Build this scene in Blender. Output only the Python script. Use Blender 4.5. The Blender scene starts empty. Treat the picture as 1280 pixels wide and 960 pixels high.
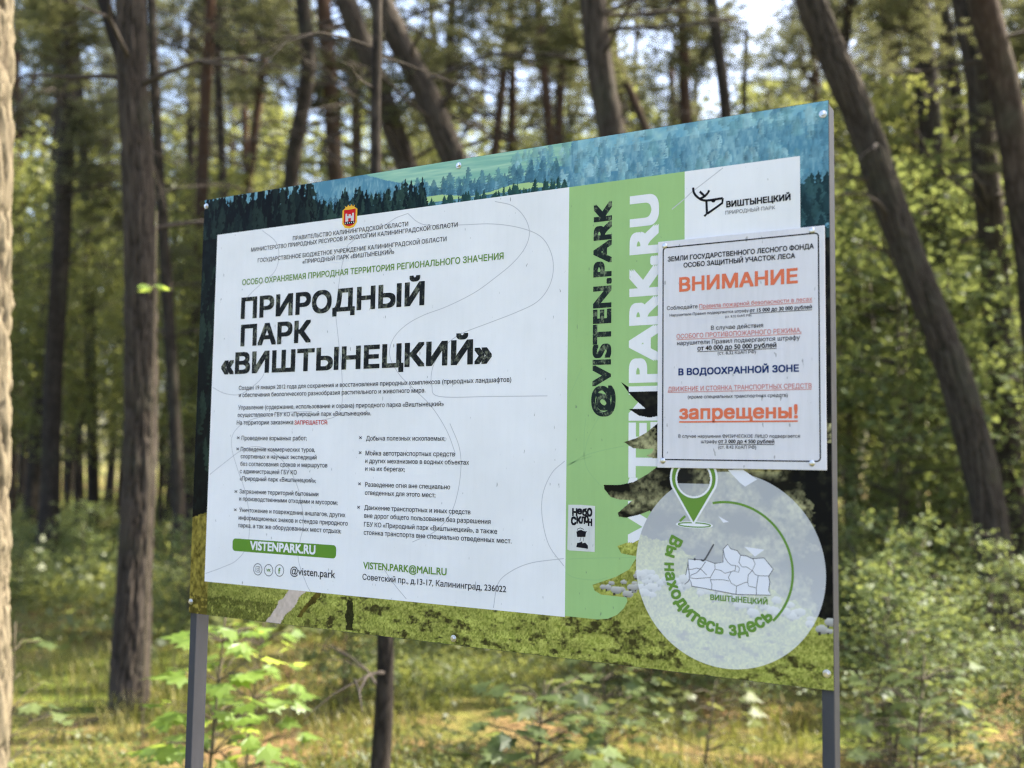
import bpy, math, random
import numpy as np
from mathutils import Vector, Matrix
from mathutils.geometry import tessellate_polygon, delaunay_2d_cdt

# ------------------------------------------------------------------ camera, sky, sun, exposure
scene = bpy.context.scene
COL = scene.collection
BOARD_Z = 1.18                                   # height of the board's lower edge above the ground
CAM_R = np.array([[0.8680210838802876, 0.014475503103154432, -0.4963162880152146],
                  [-0.025429742688282492, -0.9969671020462675, -0.0735521965972117],
                  [-0.495875716410976, 0.07646605290831811, -0.8650203561919938]])
def b2w(p):                                      # board axes (along, up, towards viewer) -> world
    return Vector((p[0], -p[2], p[1]))
CX, CY, CZ = b2w(CAM_R[0]), -b2w(CAM_R[1]), b2w(CAM_R[2])       # right, up, forward
CAM = b2w((1.882044, 0.36971119, 1.75027273)) + Vector((0, 0, BOARD_Z))
cam = bpy.data.cameras.new('camera')
cam.sensor_width = 36.0
cam.lens = 36.0 * 1268.94 / 1280.0
cam.clip_start, cam.clip_end = 0.05, 600.0
cam.dof.use_dof = True
cam.dof.focus_distance = 2.07
cam.dof.aperture_fstop = 2.35
camo = bpy.data.objects.new('camera', cam)
COL.objects.link(camo)
camo.matrix_world = Matrix(((CX[0], CY[0], -CZ[0], CAM[0]), (CX[1], CY[1], -CZ[1], CAM[1]), (CX[2], CY[2], -CZ[2], CAM[2]), (0, 0, 0, 1)))
scene.camera = camo

SUN_DIR = Vector((0.70, 0.714, 0)).normalized()
SUN_EL = math.radians(54)
S = Vector((SUN_DIR.x * math.cos(SUN_EL), SUN_DIR.y * math.cos(SUN_EL), math.sin(SUN_EL)))
w = bpy.data.worlds.new('World'); scene.world = w; w.use_nodes = True
nt = w.node_tree
sky = nt.nodes.new('ShaderNodeTexSky'); sky.sky_type = 'NISHITA'; sky.sun_disc = False
sky.sun_elevation = SUN_EL; sky.sun_rotation = math.atan2(SUN_DIR.x, SUN_DIR.y)
sky.dust_density = 5.0; sky.air_density = 1.0
nt.links.new(sky.outputs[0], nt.nodes['Background'].inputs[0])
nt.nodes['Background'].inputs[1].default_value = 0.15
sun = bpy.data.lights.new('sun', 'SUN'); sun.energy = 5.0; sun.angle = math.radians(0.53); sun.color = (1.0, 0.90, 0.73)
suno = bpy.data.objects.new('sun', sun); COL.objects.link(suno)
suno.rotation_euler = S.to_track_quat('Z', 'Y').to_euler()
scene.view_settings.view_transform = 'Standard'; scene.view_settings.look = 'None'
scene.view_settings.exposure = 2.1; scene.view_settings.gamma = 1.0
scene.render.engine = 'CYCLES'
cy = scene.cycles
cy.use_denoising = True; cy.denoising_prefilter = 'NONE'; cy.use_adaptive_sampling = False
cy.max_bounces = 7; cy.diffuse_bounces = 4; cy.glossy_bounces = 3; cy.transmission_bounces = 4; cy.transparent_max_bounces = 8
cy.sample_clamp_indirect = 8.0; cy.filter_width = 1.2

HAZE = 0.0002
rng = np.random.default_rng(11)
random.seed(5)

# ------------------------------------------------------------------ helpers
WL = {}                                          # world location of each parent
def lin(r, g, b):
    return tuple(((c / 255.0) / 12.92 if c / 255.0 <= 0.04045 else ((c / 255.0 + 0.055) / 1.055) ** 2.4) for c in (r, g, b))
def tag(o, label, cat, group=None, kind=None):
    if label: o['label'] = label
    if cat: o['category'] = cat
    if group: o['group'] = group
    if kind: o['kind'] = kind
    return o
def empty(name, loc, label, cat, group=None):
    o = bpy.data.objects.new(name, None); COL.objects.link(o)
    o.empty_display_size = 0.1
    o.location = loc; WL[o.name] = Vector(loc)
    return tag(o, label, cat, group)
def mesh_np(name, V, F, mats, smooth=False, mi=None, tint=None, col=None):
    """V (n,3); F list/array of faces (equal length array, or list of lists)"""
    me = bpy.data.meshes.new(name)
    V = np.asarray(V, dtype=np.float32)
    if isinstance(F, np.ndarray):
        k = F.shape[1]; nf = len(F)
        me.vertices.add(len(V)); me.vertices.foreach_set('co', V.ravel())
        me.loops.add(nf * k); me.loops.foreach_set('vertex_index', F.astype(np.int32).ravel())
        me.polygons.add(nf)
        me.polygons.foreach_set('loop_start', np.arange(0, nf * k, k, dtype=np.int32))
        me.polygons.foreach_set('loop_total', np.full(nf, k, dtype=np.int32))
        me.update(calc_edges=True)
    else:
        me.from_pydata([tuple(map(float, v)) for v in V], [], [list(map(int, f)) for f in F])
    for m in (mats if isinstance(mats, (list, tuple)) else [mats]): me.materials.append(m)
    if mi is not None: me.polygons.foreach_set('material_index', np.asarray(mi, dtype=np.int32))
    if smooth: me.polygons.foreach_set('use_smooth', np.ones(len(me.polygons), dtype=bool))
    if tint is not None:
        a = me.attributes.new('tint', 'FLOAT', 'POINT'); a.data.foreach_set('value', np.asarray(tint, dtype=np.float32))
    if col is not None:
        a = me.attributes.new('ink', 'FLOAT_COLOR', 'POINT')
        c4 = np.ones((len(V), 4), dtype=np.float32); c4[:, :3] = col
        a.data.foreach_set('color', c4.ravel())
    me.validate()
    return me
def put(name, me, parent=None, loc=None):
    o = bpy.data.objects.new(name, me); COL.objects.link(o)
    if loc is not None: o.location = loc
    if parent is not None: o.parent = parent; WL[o.name] = WL[parent.name]
    else: WL[o.name] = Vector(loc) if loc is not None else Vector((0, 0, 0))
    return o
def part(name, V, F, mat, parent, **k):          # V in world coordinates
    V = np.asarray(V, dtype=np.float64) - np.array(WL[parent.name])
    return put(name, mesh_np(name, V, F, mat, **k), parent)

def vnoise(x, y, seed=0):                        # smooth value noise, vectorised
    xi = np.floor(x).astype(np.int64); yi = np.floor(y).astype(np.int64)
    xf = x - xi; yf = y - yi
    def h(a, b):
        n = (a * 374761393 + b * 668265263 + seed * 982451653) & 0x7fffffff
        n = ((n ^ (n >> 13)) * 1274126177) & 0x7fffffff
        return ((n ^ (n >> 16)) & 0xffff) / 65535.0
    sx = xf * xf * (3 - 2 * xf); sy = yf * yf * (3 - 2 * yf)
    return (h(xi, yi) * (1 - sx) + h(xi + 1, yi) * sx) * (1 - sy) + (h(xi, yi + 1) * (1 - sx) + h(xi + 1, yi + 1) * sx) * sy
def fbm(x, y, seed=0, oct=4):
    s = 0; a = 0.5; t = 0
    for i in range(oct):
        s = s + a * vnoise(x * 2 ** i, y * 2 ** i, seed + i * 7); t += a; a *= 0.55
    return s / t

# ------------------------------------------------------------------ materials
def nodes(name):
    m = bpy.data.materials.new(name); m.use_nodes = True
    n = m.node_tree.nodes; n.clear()
    out = n.new('ShaderNodeOutputMaterial')
    return m, n, m.node_tree.links, out
def ramp(n, stops):
    r = n.new('ShaderNodeValToRGB')
    while len(r.color_ramp.elements) < len(stops): r.color_ramp.elements.new(0.5)
    for e, (p, c) in zip(r.color_ramp.elements, stops): e.position = p; e.color = (*c, 1)
    return r
def noise(n, l, vec, scale, detail=4, rough=0.55):
    t = n.new('ShaderNodeTexNoise'); t.inputs['Scale'].default_value = scale; t.inputs['Detail'].default_value = detail
    t.inputs['Roughness'].default_value = rough
    if vec is not None: l.new(vec, t.inputs['Vector'])
    return t
def coord(n, l, scale=(1, 1, 1), out='Object'):
    tc = n.new('ShaderNodeTexCoord'); mp = n.new('ShaderNodeMapping'); mp.inputs['Scale'].default_value = scale
    l.new(tc.outputs[out], mp.inputs['Vector']); return mp.outputs[0]
def mixc(n, l, fac, a, b, mode='MIX'):
    m = n.new('ShaderNodeMix'); m.data_type = 'RGBA'; m.blend_type = mode
    for sock, v in ((m.inputs[0], fac), (m.inputs[6], a), (m.inputs[7], b)):
        if isinstance(v, (int, float)): sock.default_value = v
        elif isinstance(v, tuple): sock.default_value = (*v, 1)
        else: l.new(v, sock)
    return m.outputs[2]

def ink_mat(name, color=None, dirt=0.0, rough=0.42, speck=None, spec=0.06):
    """printed laminate: flat ink colour (or the print's own 'ink' attribute), grime streaks and specks"""
    m, n, l, out = nodes(name)
    p = n.new('ShaderNodeBsdfPrincipled'); l.new(p.outputs[0], out.inputs[0])
    p.inputs['Roughness'].default_value = rough
    p.inputs['Specular IOR Level'].default_value = spec
    if color is None:
        a = n.new('ShaderNodeAttribute'); a.attribute_name = 'ink'; c = a.outputs['Color']
    else:
        rgb = n.new('ShaderNodeRGB'); rgb.outputs[0].default_value = (*color, 1); c = rgb.outputs[0]
    if speck:                                     # letters filled with a dark woodland picture
        v = noise(n, l, coord(n, l, (1, 1, 0.75)), 42, 8, 0.8)
        r = ramp(n, [(0.52, (0, 0, 0)), (0.59, (1, 1, 1))]); l.new(v.outputs[0], r.inputs[0])
        c = mixc(n, l, r.outputs[0], c, speck)
    if dirt > 0:
        v = coord(n, l, (95, 95, 8)); t = noise(n, l, v, 1.0, 5, 0.65)
        r = ramp(n, [(0.42, (1, 1, 1)), (0.78, (0.86, 0.86, 0.85))]); l.new(t.outputs[0], r.inputs[0])
        c = mixc(n, l, dirt, c, mixc(n, l, 1.0, c, r.outputs[0], 'MULTIPLY'))
        t2 = noise(n, l, coord(n, l, (1, 1, 0.35)), 130, 2, 0.5)   # fly specks and drips
        r2 = ramp(n, [(0.715, (0, 0, 0)), (0.755, (1, 1, 1))]); l.new(t2.outputs[0], r2.inputs[0])
        c = mixc(n, l, r2.outputs[0], c, mixc(n, l, 0.55, c, (0.12, 0.12, 0.12)))
        t3 = noise(n, l, coord(n, l), 5, 4, 0.6)
        r3 = ramp(n, [(0.35, (0.93, 0.93, 0.92)), (0.65, (1, 1, 1))]); l.new(t3.outputs[0], r3.inputs[0])
        c = mixc(n, l, 1.0, c, r3.outputs[0], 'MULTIPLY')
        rr = ramp(n, [(0.3, (rough - 0.06,) * 3), (0.7, (rough + 0.12,) * 3)]); l.new(t.outputs[0], rr.inputs[0]); l.new(rr.outputs[0], p.inputs['Roughness'])
    l.new(c, p.inputs['Base Color'])
    return m
def paint_mat(name, color, rough=0.45, metal=0.0, var=0.12, bump=0.0, spec=0.5):
    m, n, l, out = nodes(name)
    p = n.new('ShaderNodeBsdfPrincipled'); l.new(p.outputs[0], out.inputs[0])
    t = noise(n, l, coord(n, l, (40, 40, 9)), 1.0, 5, 0.6)
    c = mixc(n, l, t.outputs[0], tuple(x * (1 - var) for x in color), tuple(min(1, x * (1 + var)) for x in color))
    l.new(c, p.inputs['Base Color']); p.inputs['Roughness'].default_value = rough; p.inputs['Specular IOR Level'].default_value = spec; p.inputs['Metallic'].default_value = metal
    if bump:
        b = n.new('ShaderNodeBump'); b.inputs['Strength'].default_value = bump; b.inputs['Distance'].default_value = 0.002
        t2 = noise(n, l, coord(n, l), 260, 3); l.new(t2.outputs[0], b.inputs['Height']); l.new(b.outputs[0], p.inputs['Normal'])
    return m
def bark_mat(name, dark, mid, light, red=None, scale=1.0, bumpd=0.03, plates=False):
    m, n, l, out = nodes(name)
    p = n.new('ShaderNodeBsdfPrincipled'); l.new(p.outputs[0], out.inputs[0])
    p.inputs['Roughness'].default_value = 0.92; p.inputs['Specular IOR Level'].default_value = 0.15
    v = coord(n, l, (1, 1, 0.30))
    vo = n.new('ShaderNodeTexVoronoi'); vo.inputs['Scale'].default_value = 15 * scale; vo.feature = 'DISTANCE_TO_EDGE'
    t0 = noise(n, l, v, 9 * scale, 4, 0.6)
    add = mixc(n, l, 0.12, v, t0.outputs['Color'], 'ADD'); l.new(add, vo.inputs['Vector'])
    t = noise(n, l, v, 30 * scale, 6, 0.7)
    r = ramp(n, [(0.0, dark), (0.05, dark), (0.16, mid), (0.5, light)]); l.new(vo.outputs['Distance'], r.inputs[0])
    if plates:                                    # the modelled plates carry their own height in 'tint'
        at_ = n.new('ShaderNodeAttribute'); at_.attribute_name = 'tint'; l.new(at_.outputs['Fac'], r.inputs[0])
    r2 = ramp(n, [(0.3, tuple(x * 0.55 for x in mid)), (0.75, light)]); l.new(t.outputs[0], r2.inputs[0])
    c = mixc(n, l, 0.35, r.outputs[0], r2.outputs[0])
    lich = noise(n, l, coord(n, l), 2.2, 4, 0.6); rl = ramp(n, [(0.52, (0, 0, 0)), (0.7, (0.45, 0.45, 0.45))]); l.new(lich.outputs[0], rl.inputs[0])
    c = mixc(n, l, rl.outputs[0], c, (0.055, 0.062, 0.042))
    if red is not None:
        sx = n.new('ShaderNodeSeparateXYZ'); l.new(coord(n, l), sx.inputs[0])
        mr = n.new('ShaderNodeMapRange'); mr.inputs[1].default_value = 3.5; mr.inputs[2].default_value = 9.0; l.new(sx.outputs[2], mr.inputs[0])
        c = mixc(n, l, mr.outputs[0], c, mixc(n, l, t.outputs[0], tuple(x * 0.5 for x in red), red))
    l.new(c, p.inputs['Base Color'])
    b = n.new('ShaderNodeBump'); b.inputs['Strength'].default_value = 0.9; b.inputs['Distance'].default_value = bumpd
    h = mixc(n, l, 0.35, r.outputs[0], t.outputs[0]); l.new(h, b.inputs['Height']); l.new(b.outputs[0], p.inputs['Normal'])
    return m
def leaf_mat(name, a, b, trans, tf=0.42, gloss=0.05):
    m, n, l, out = nodes(name)
    at = n.new('ShaderNodeAttribute'); at.attribute_name = 'tint'
    oi = n.new('ShaderNodeObjectInfo')
    c = mixc(n, l, at.outputs['Fac'], a, b)
    c = mixc(n, l, 1.0, c, mixc(n, l, oi.outputs['Random'], (0.82, 0.86, 0.8), (1.2, 1.12, 1.1)), 'MULTIPLY')
    ct = mixc(n, l, at.outputs['Fac'], tuple(x * 0.75 for x in trans), trans)
    d = n.new('ShaderNodeBsdfDiffuse'); l.new(c, d.inputs[0])
    t = n.new('ShaderNodeBsdfTranslucent'); l.new(ct, t.inputs[0])
    g = n.new('ShaderNodeBsdfGlossy'); g.inputs['Roughness'].default_value = 0.45; g.inputs[0].default_value = (0.9, 0.95, 1, 1)
    m1 = n.new('ShaderNodeMixShader'); m1.inputs[0].default_value = tf; l.new(d.outputs[0], m1.inputs[1]); l.new(t.outputs[0], m1.inputs[2])
    m2 = n.new('ShaderNodeMixShader'); m2.inputs[0].default_value = gloss; l.new(m1.outputs[0], m2.inputs[1]); l.new(g.outputs[0], m2.inputs[2])
    l.new(m2.outputs[0], out.inputs[0])
    return m

M = {}
M['white_ink'] = ink_mat('white_laminate', (0.82, 0.82, 0.85), dirt=0.2)
M['plaque_white'] = ink_mat('plaque_plastic', (0.72, 0.705, 0.755), dirt=0.6, rough=0.34)
M['green_ink'] = ink_mat('pale_green_ink', lin(158, 194, 130), dirt=0.3)
M['print'] = ink_mat('landscape_print', None, rough=0.34)
M['head_ink'] = ink_mat('woodland_lettering', (0.012, 0.014, 0.016), speck=(0.15, 0.16, 0.12))
M['band_ink'] = ink_mat('woodland_band_lettering', (0.014, 0.022, 0.022), speck=(0.17, 0.21, 0.13))
M['body_ink'] = ink_mat('charcoal_ink', (0.035, 0.035, 0.045))
M['black_ink'] = ink_mat('black_ink', (0.012, 0.012, 0.016))
M['grey_ink'] = ink_mat('grey_ink', (0.11, 0.11, 0.12))
M['line_ink'] = ink_mat('contour_line_ink', (0.52, 0.52, 0.56))
M['line_green'] = ink_mat('contour_line_on_green', lin(148, 184, 126))
M['green_text'] = ink_mat('leaf_green_ink', lin(104, 142, 62))
M['badge_green'] = ink_mat('badge_green_ink', lin(96, 140, 52))
M['red_ink'] = ink_mat('red_ink', lin(190, 40, 48))
M['faded_red'] = ink_mat('faded_red_ink', lin(205, 128, 124))
M['orange_ink'] = ink_mat('sun_bleached_orange_ink', lin(218, 116, 84))
M['navy_ink'] = ink_mat('navy_ink', lin(24, 50, 104))
M['letter_white'] = ink_mat('white_lettering', (0.80, 0.80, 0.835), dirt=0.3)
M['gold_ink'] = ink_mat('gold_ink', lin(232, 178, 60))
M['crest_red'] = ink_mat('crest_red_ink', lin(196, 30, 38))
M['silver_ink'] = ink_mat('silver_ink', lin(206, 200, 206))
M['map_white'] = ink_mat('map_white_ink', (0.74, 0.75, 0.82))
M['panel_edge'] = paint_mat('composite_panel_edge', (0.05, 0.05, 0.053), 0.7, 0, 0.12, 0, 0.08)
M['post'] = paint_mat('grey_powder_coat', (0.060, 0.061, 0.068), 0.6, 0.0, 0.22, 0.15, 0.12)
M['zinc'] = paint_mat('zinc_plated_steel', (0.62, 0.62, 0.64), 0.32, 1.0, 0.18)
M['paper'] = ink_mat('sticker_paper', (0.66, 0.67, 0.66), dirt=0.9, rough=0.5)
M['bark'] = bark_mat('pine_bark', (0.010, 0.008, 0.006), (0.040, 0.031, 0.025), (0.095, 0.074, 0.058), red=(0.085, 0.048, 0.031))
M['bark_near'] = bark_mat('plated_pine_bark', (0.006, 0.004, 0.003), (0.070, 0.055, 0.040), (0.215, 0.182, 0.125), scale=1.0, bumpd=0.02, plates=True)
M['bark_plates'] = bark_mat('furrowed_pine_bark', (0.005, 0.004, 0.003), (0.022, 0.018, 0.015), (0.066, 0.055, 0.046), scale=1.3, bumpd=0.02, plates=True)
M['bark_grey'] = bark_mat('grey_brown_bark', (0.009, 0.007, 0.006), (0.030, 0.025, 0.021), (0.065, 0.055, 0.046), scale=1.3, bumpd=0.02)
M['twig'] = paint_mat('dead_twig_wood', (0.040, 0.031, 0.025), 0.9, 0, 0.4)
M['stem'] = paint_mat('green_brown_stem', (0.06, 0.048, 0.027), 0.8, 0, 0.3)
M['needle'] = leaf_mat('pine_needles', (0.026, 0.034, 0.014), (0.095, 0.103, 0.040), (0.22, 0.23, 0.09), 0.45, 0.03)
M['leaf'] = leaf_mat('broadleaf', (0.040, 0.062, 0.017), (0.135, 0.158, 0.052), (0.29, 0.315, 0.085), 0.50, 0.02)
M['leaf_pale'] = leaf_mat('pale_broadleaf', (0.022, 0.042, 0.014), (0.120, 0.160, 0.066), (0.26, 0.31, 0.09), 0.38, 0.015)
M['leaf_bright'] = leaf_mat('maple_leaf', (0.095, 0.170, 0.024), (0.17, 0.27, 0.06), (0.46, 0.58, 0.10), 0.58, 0.03)
M['grass'] = leaf_mat('forest_grass', (0.070, 0.088, 0.014), (0.21, 0.185, 0.05), (0.24, 0.26, 0.05), 0.40, 0.03)
M['far_leaf'] = leaf_mat('far_foliage', (0.085, 0.098, 0.042), (0.19, 0.19, 0.095), (0.42, 0.42, 0.17), 0.52, 0.02)

def ground_mat():
    m, n, l, out = nodes('forest_floor')
    p = n.new('ShaderNodeBsdfPrincipled'); l.new(p.outputs[0], out.inputs[0])
    p.inputs['Roughness'].default_value = 0.95; p.inputs['Specular IOR Level'].default_value = 0.1
    v = coord(n, l)
    t1 = noise(n, l, v, 0.55, 5, 0.6); t2 = noise(n, l, v, 9, 6, 0.7); t3 = noise(n, l, v, 60, 3, 0.6)
    lit = ramp(n, [(0.3, (0.055, 0.036, 0.018)), (0.55, (0.18, 0.115, 0.055)), (0.75, (0.29, 0.20, 0.105))]); l.new(t2.outputs[0], lit.inputs[0])
    mos = ramp(n, [(0.3, (0.030, 0.042, 0.008)), (0.7, (0.135, 0.165, 0.030))]); l.new(t3.outputs[0], mos.inputs[0])
    f = ramp(n, [(0.40, (0, 0, 0)), (0.56, (1, 1, 1))]); l.new(t1.outputs[0], f.inputs[0])
    c = mixc(n, l, f.outputs[0], lit.outputs[0], mos.outputs[0]); l.new(c, p.inputs['Base Color'])
    b = n.new('ShaderNodeBump'); b.inputs['Strength'].default_value = 0.8; b.inputs['Distance'].default_value = 0.05
    l.new(t2.outputs[0], b.inputs['Height']); l.new(b.outputs[0], p.inputs['Normal'])
    return m
M['floor'] = ground_mat()

# ------------------------------------------------------------------ the ground
def gz(x, y):                                    # terrain height
    x = np.asarray(x, dtype=float); y = np.asarray(y, dtype=float)
    d = np.sqrt((x - 0.75) ** 2 + y ** 2)
    return (fbm(x * 0.22 + 40, y * 0.22 + 17, 3, 4) - 0.5) * 0.55 * np.clip(d / 6, 0.12, 1)
def gz1(x, y): return float(gz(np.array([x]), np.array([y]))[0])
def axis(c, near, far):
    a = [0.0]; s = 0.22
    while a[-1] < far: a.append(a[-1] + s); s *= 1.045
    a = np.array(a); return np.concatenate([c - a[:0:-1], c + a])
gx = axis(-2.0, 0.2, 170); gy = axis(4.0, 0.2, 170)
XX, YY = np.meshgrid(gx, gy); ZZ = gz(XX, YY)
nx, ny = len(gx), len(gy)
idx = np.arange(nx * ny).reshape(ny, nx)
F = np.stack([idx[:-1, :-1], idx[:-1, 1:], idx[1:, 1:], idx[1:, :-1]], -1).reshape(-1, 4)
g = put('ground', mesh_np('ground', np.stack([XX, YY, ZZ], -1).reshape(-1, 3), F, M['floor'], smooth=True))
tag(g, 'forest floor of brown needle litter with mossy patches', 'ground', kind='structure')

# a ray through a place in the view, taken to a distance: used to plan where the trees stand
def at(x, y, depth):
    k = 1268.94
    return CAM + depth * (CZ + CX * ((x - 640) / k) - CY * ((y - 480) / k))
def ground_at(x, depth):
    p = at(x, 575, depth); return Vector((p.x, p.y, gz1(p.x, p.y)))

# ------------------------------------------------------------------ tubes and foliage
def tube(P, R, sides=10, wob=0.0, seed=0, cap=True):
    P = [Vector(p) for p in P]; V = []; F = []
    up = Vector((0.31, 0.95, 0.1))
    for i, p in enumerate(P):
        d = (P[min(i + 1, len(P) - 1)] - P[max(i - 1, 0)]).normalized()
        a = d.cross(up)
        if a.length < 1e-3: a = d.cross(Vector((1, 0, 0)))
        a.normalize(); b = d.cross(a)
        for k in range(sides):
            t = 2 * math.pi * k / sides
            r = R[i] * (1 + wob * (random.random() - 0.5))
            V.append(p + a * (r * math.cos(t)) + b * (r * math.sin(t)))
    n = len(P)
    for i in range(n - 1):
        for k in range(sides):
            k2 = (k + 1) % sides
            F.append((i * sides + k, i * sides + k2, (i + 1) * sides + k2, (i + 1) * sides + k))
    if cap: F.append(tuple(range((n - 1) * sides, n * sides)))
    return V, F
class MB:
    def __init__(s): s.V = []; s.F = []
    def add(s, V, F):
        o = len(s.V); s.V += [tuple(v) for v in V]; s.F += [tuple(i + o for i in f) for f in F]
    def tube(s, P, R, sides=8, wob=0.0): s.add(*tube(P, R, sides, wob))
    def box(s, a, b):
        x0, y0, z0 = a; x1, y1, z1 = b
        s.add([(x0, y0, z0), (x1, y0, z0), (x1, y1, z0), (x0, y1, z0), (x0, y0, z1), (x1, y0, z1), (x1, y1, z1), (x0, y1, z1)],
              [(0, 3, 2, 1), (4, 5, 6, 7), (0, 1, 5, 4), (1, 2, 6, 5), (2, 3, 7, 6), (3, 0, 4, 7)])
def smooth_path(P, n):
    P = [np.array(p, dtype=float) for p in P]
    P = [2 * P[0] - P[1]] + P + [2 * P[-1] - P[-2]]
    out = []
    for i in range(1, len(P) - 2):
        for k in range(n):
            t = k / n
            out.append(0.5 * (2 * P[i] + (P[i + 1] - P[i - 1]) * t + (2 * P[i - 1] - 5 * P[i] + 4 * P[i + 1] - P[i + 2]) * t * t
                              + (3 * P[i] - P[i - 1] - 3 * P[i + 1] + P[i + 2]) * t ** 3))
    out.append(P[-2]); return out

def unit(a): return a / np.maximum(np.linalg.norm(a, axis=-1, keepdims=True), 1e-9)
def leaves(centres, size, flat=0.5, shape='rhomb', droop=0.0, r=rng):
    """leaf blades (two folded triangles-quads each) at the centres; returns V, F(quads), tint"""
    n = len(centres)
    nrm = unit(r.normal(size=(n, 3)) * (1 - flat) + np.array([0, 0, 1.0]) * flat * 1.6)
    d = unit(np.cross(nrm, r.normal(size=(n, 3)))); d[:, 2] -= droop; d = unit(d)
    s = unit(np.cross(d, nrm))
    L = (size * (0.4 + 1.1 * r.random(n)))[:, None]; W = L * (0.30 + 0.12 * r.random((n, 1)))
    base = centres; tip = centres + d * L
    mid = centres + d * L * 0.45 - nrm * L * 0.05
    l_ = mid + s * W + nrm * L * 0.10; r_ = mid - s * W + nrm * L * 0.10
    V = np.stack([base, l_, tip, r_], 1).reshape(-1, 3)
    F = np.arange(n * 4).reshape(n, 4)
    tint = np.repeat(np.clip(r.random(n), 0, 1), 4)
    return V, F, tint
def needles(centres, axes, per, length, width, r=rng):
    """tufts of needle blades; thin quads"""
    n = len(centres)
    c = np.repeat(centres, per, 0); ax = np.repeat(axes, per, 0)
    d = unit(ax * 0.55 + unit(r.normal(size=(n * per, 3))) * 0.95)
    L = length * (0.6 + 0.6 * r.random((n * per, 1)))
    s = unit(np.cross(d, r.normal(size=(n * per, 3)))) * width * (0.7 + 0.6 * r.random((n * per, 1)))
    o = c + r.normal(size=(n * per, 3)) * length * 0.28
    V = np.stack([o - s * 0.5, o + s * 0.5, o + d * L + s * 0.22, o + d * L - s * 0.22], 1).reshape(-1, 3)
    F = np.arange(n * per * 4).reshape(-1, 4)
    tint = np.repeat(np.clip(np.repeat(r.random(n), per) * 0.7 + r.random(n * per) * 0.3, 0, 1), 4)
    return V, F, tint

def foliage_mesh(name, V, F, tint, leafmat, wood=None, woodmat=None):
    """one crown mesh: leaf quads plus the wood of its own limbs in a second slot"""
    nl = len(F)
    if wood is not None and wood.F:
        wf = np.array([f if len(f) == 4 else f[:4] for f in wood.F if len(f) >= 4]) + len(V)
        V = np.concatenate([V, np.array(wood.V)]); F = np.concatenate([F, wf]); tint = np.concatenate([tint, np.zeros(len(wood.V))])
    mi = np.zeros(len(F), dtype=int); mi[nl:] = 1
    return mesh_np(name, V, F, [leafmat] + ([woodmat] if woodmat else []), mi=mi, tint=tint)

def pine_crown(seed, h=7.5, rad=2.1, nb=40, per=24):
    r = np.random.default_rng(seed); random.seed(seed)
    mb = MB(); C = []; A = []
    for i in range(nb):
        z = h * (0.02 + 0.95 * ((i + r.random()) / nb)); a = r.random() * 2 * math.pi
        L = rad * (0.35 + 0.65 * r.random()) * (1 - 0.75 * (z / h) ** 1.6)
        rise = 0.15 + 0.5 * r.random()
        P = []
        for k in range(5):
            t = k / 4
            P.append(np.array([math.cos(a + 0.3 * t) * L * t, math.sin(a + 0.3 * t) * L * t, z + L * rise * t * t + 0.08 * L * t * (r.random() - .5)]))
        mb.tube(P, [0.035 * (1 - 0.8 * k / 4) * (0.5 + L / rad) for k in range(5)], 4)
        nt_ = int(7 + 10 * L)
        for k in range(nt_):
            t = 0.35 + 0.65 * r.random(); q = P[min(3, int(t * 4))] * (1 - (t * 4) % 1) + P[min(4, int(t * 4) + 1)] * ((t * 4) % 1)
            q = q + r.normal(size=3) * np.array([0.22, 0.22, 0.13]) * (0.4 + t)
            C.append(q); A.append(unit(np.array([math.cos(a), math.sin(a), 0.7]) + r.normal(size=3) * 0.5))
    C = np.array(C); A = np.array(A)
    V, F, t = needles(C, A, per, 0.15, 0.022, r)
    return foliage_mesh('pine_crown', V, F, t, M['needle'], mb, M['twig'])
def broad_crown(seed, h, rad, nb, leaf, n_leaf, mat, flat=0.45, layers=False):
    """open broadleaf crown: limbs from the axis, twigs, leaves gathered round the twigs"""
    r = np.random.default_rng(seed); random.seed(seed)
    mb = MB(); C = []
    tw = []
    for i in range(nb):
        z = h * (0.05 + 0.92 * (i + r.random()) / nb); a = r.random() * 6.283
        L = rad * (0.4 + 0.6 * r.random()) * math.sin(math.pi * min(0.97, 0.18 + 0.8 * z / h)) ** 0.7
        rise = (0.05 if layers else 0.35) + 0.35 * r.random()
        P = [np.array([math.cos(a) * L * t + 0.06 * L * r.normal(), math.sin(a) * L * t + 0.06 * L * r.normal(), z + L * rise * t]) for t in (0, .33, .66, 1)]
        P[0] = np.array([0, 0, z])
        mb.tube(P, [0.012 * rad ** 0.5 * (1 - 0.8 * t) for t in (0, .33, .66, 1)], 4)
        tw.append((P, L))
    tot = sum(L for _, L in tw)
    for P, L in tw:
        k = int(n_leaf * L / tot)
        t = r.random(k) ** 0.7
        i = np.minimum(2, (t * 3).astype(int)); f = (t * 3 - i)[:, None]
        P = np.array(P)
        q = P[i] * (1 - f) + P[i + 1] * f
        sp = 0.10 + 0.16 * L
        ncl = max(2, int(k / 14)); cl = r.normal(size=(ncl, 3)) * np.array([sp, sp, sp * (0.35 if layers else 0.7)])
        q = q + cl[r.integers(0, ncl, k)] + r.normal(size=(k, 3)) * leaf * np.array([0.9, 0.9, 0.5])
        C.append(q)
    C = np.concatenate(C)
    V, F, t = leaves(C, leaf, flat, droop=0.25, r=r)
    return foliage_mesh('leafy_crown', V, F, t, mat, mb, M['twig'])

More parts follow.
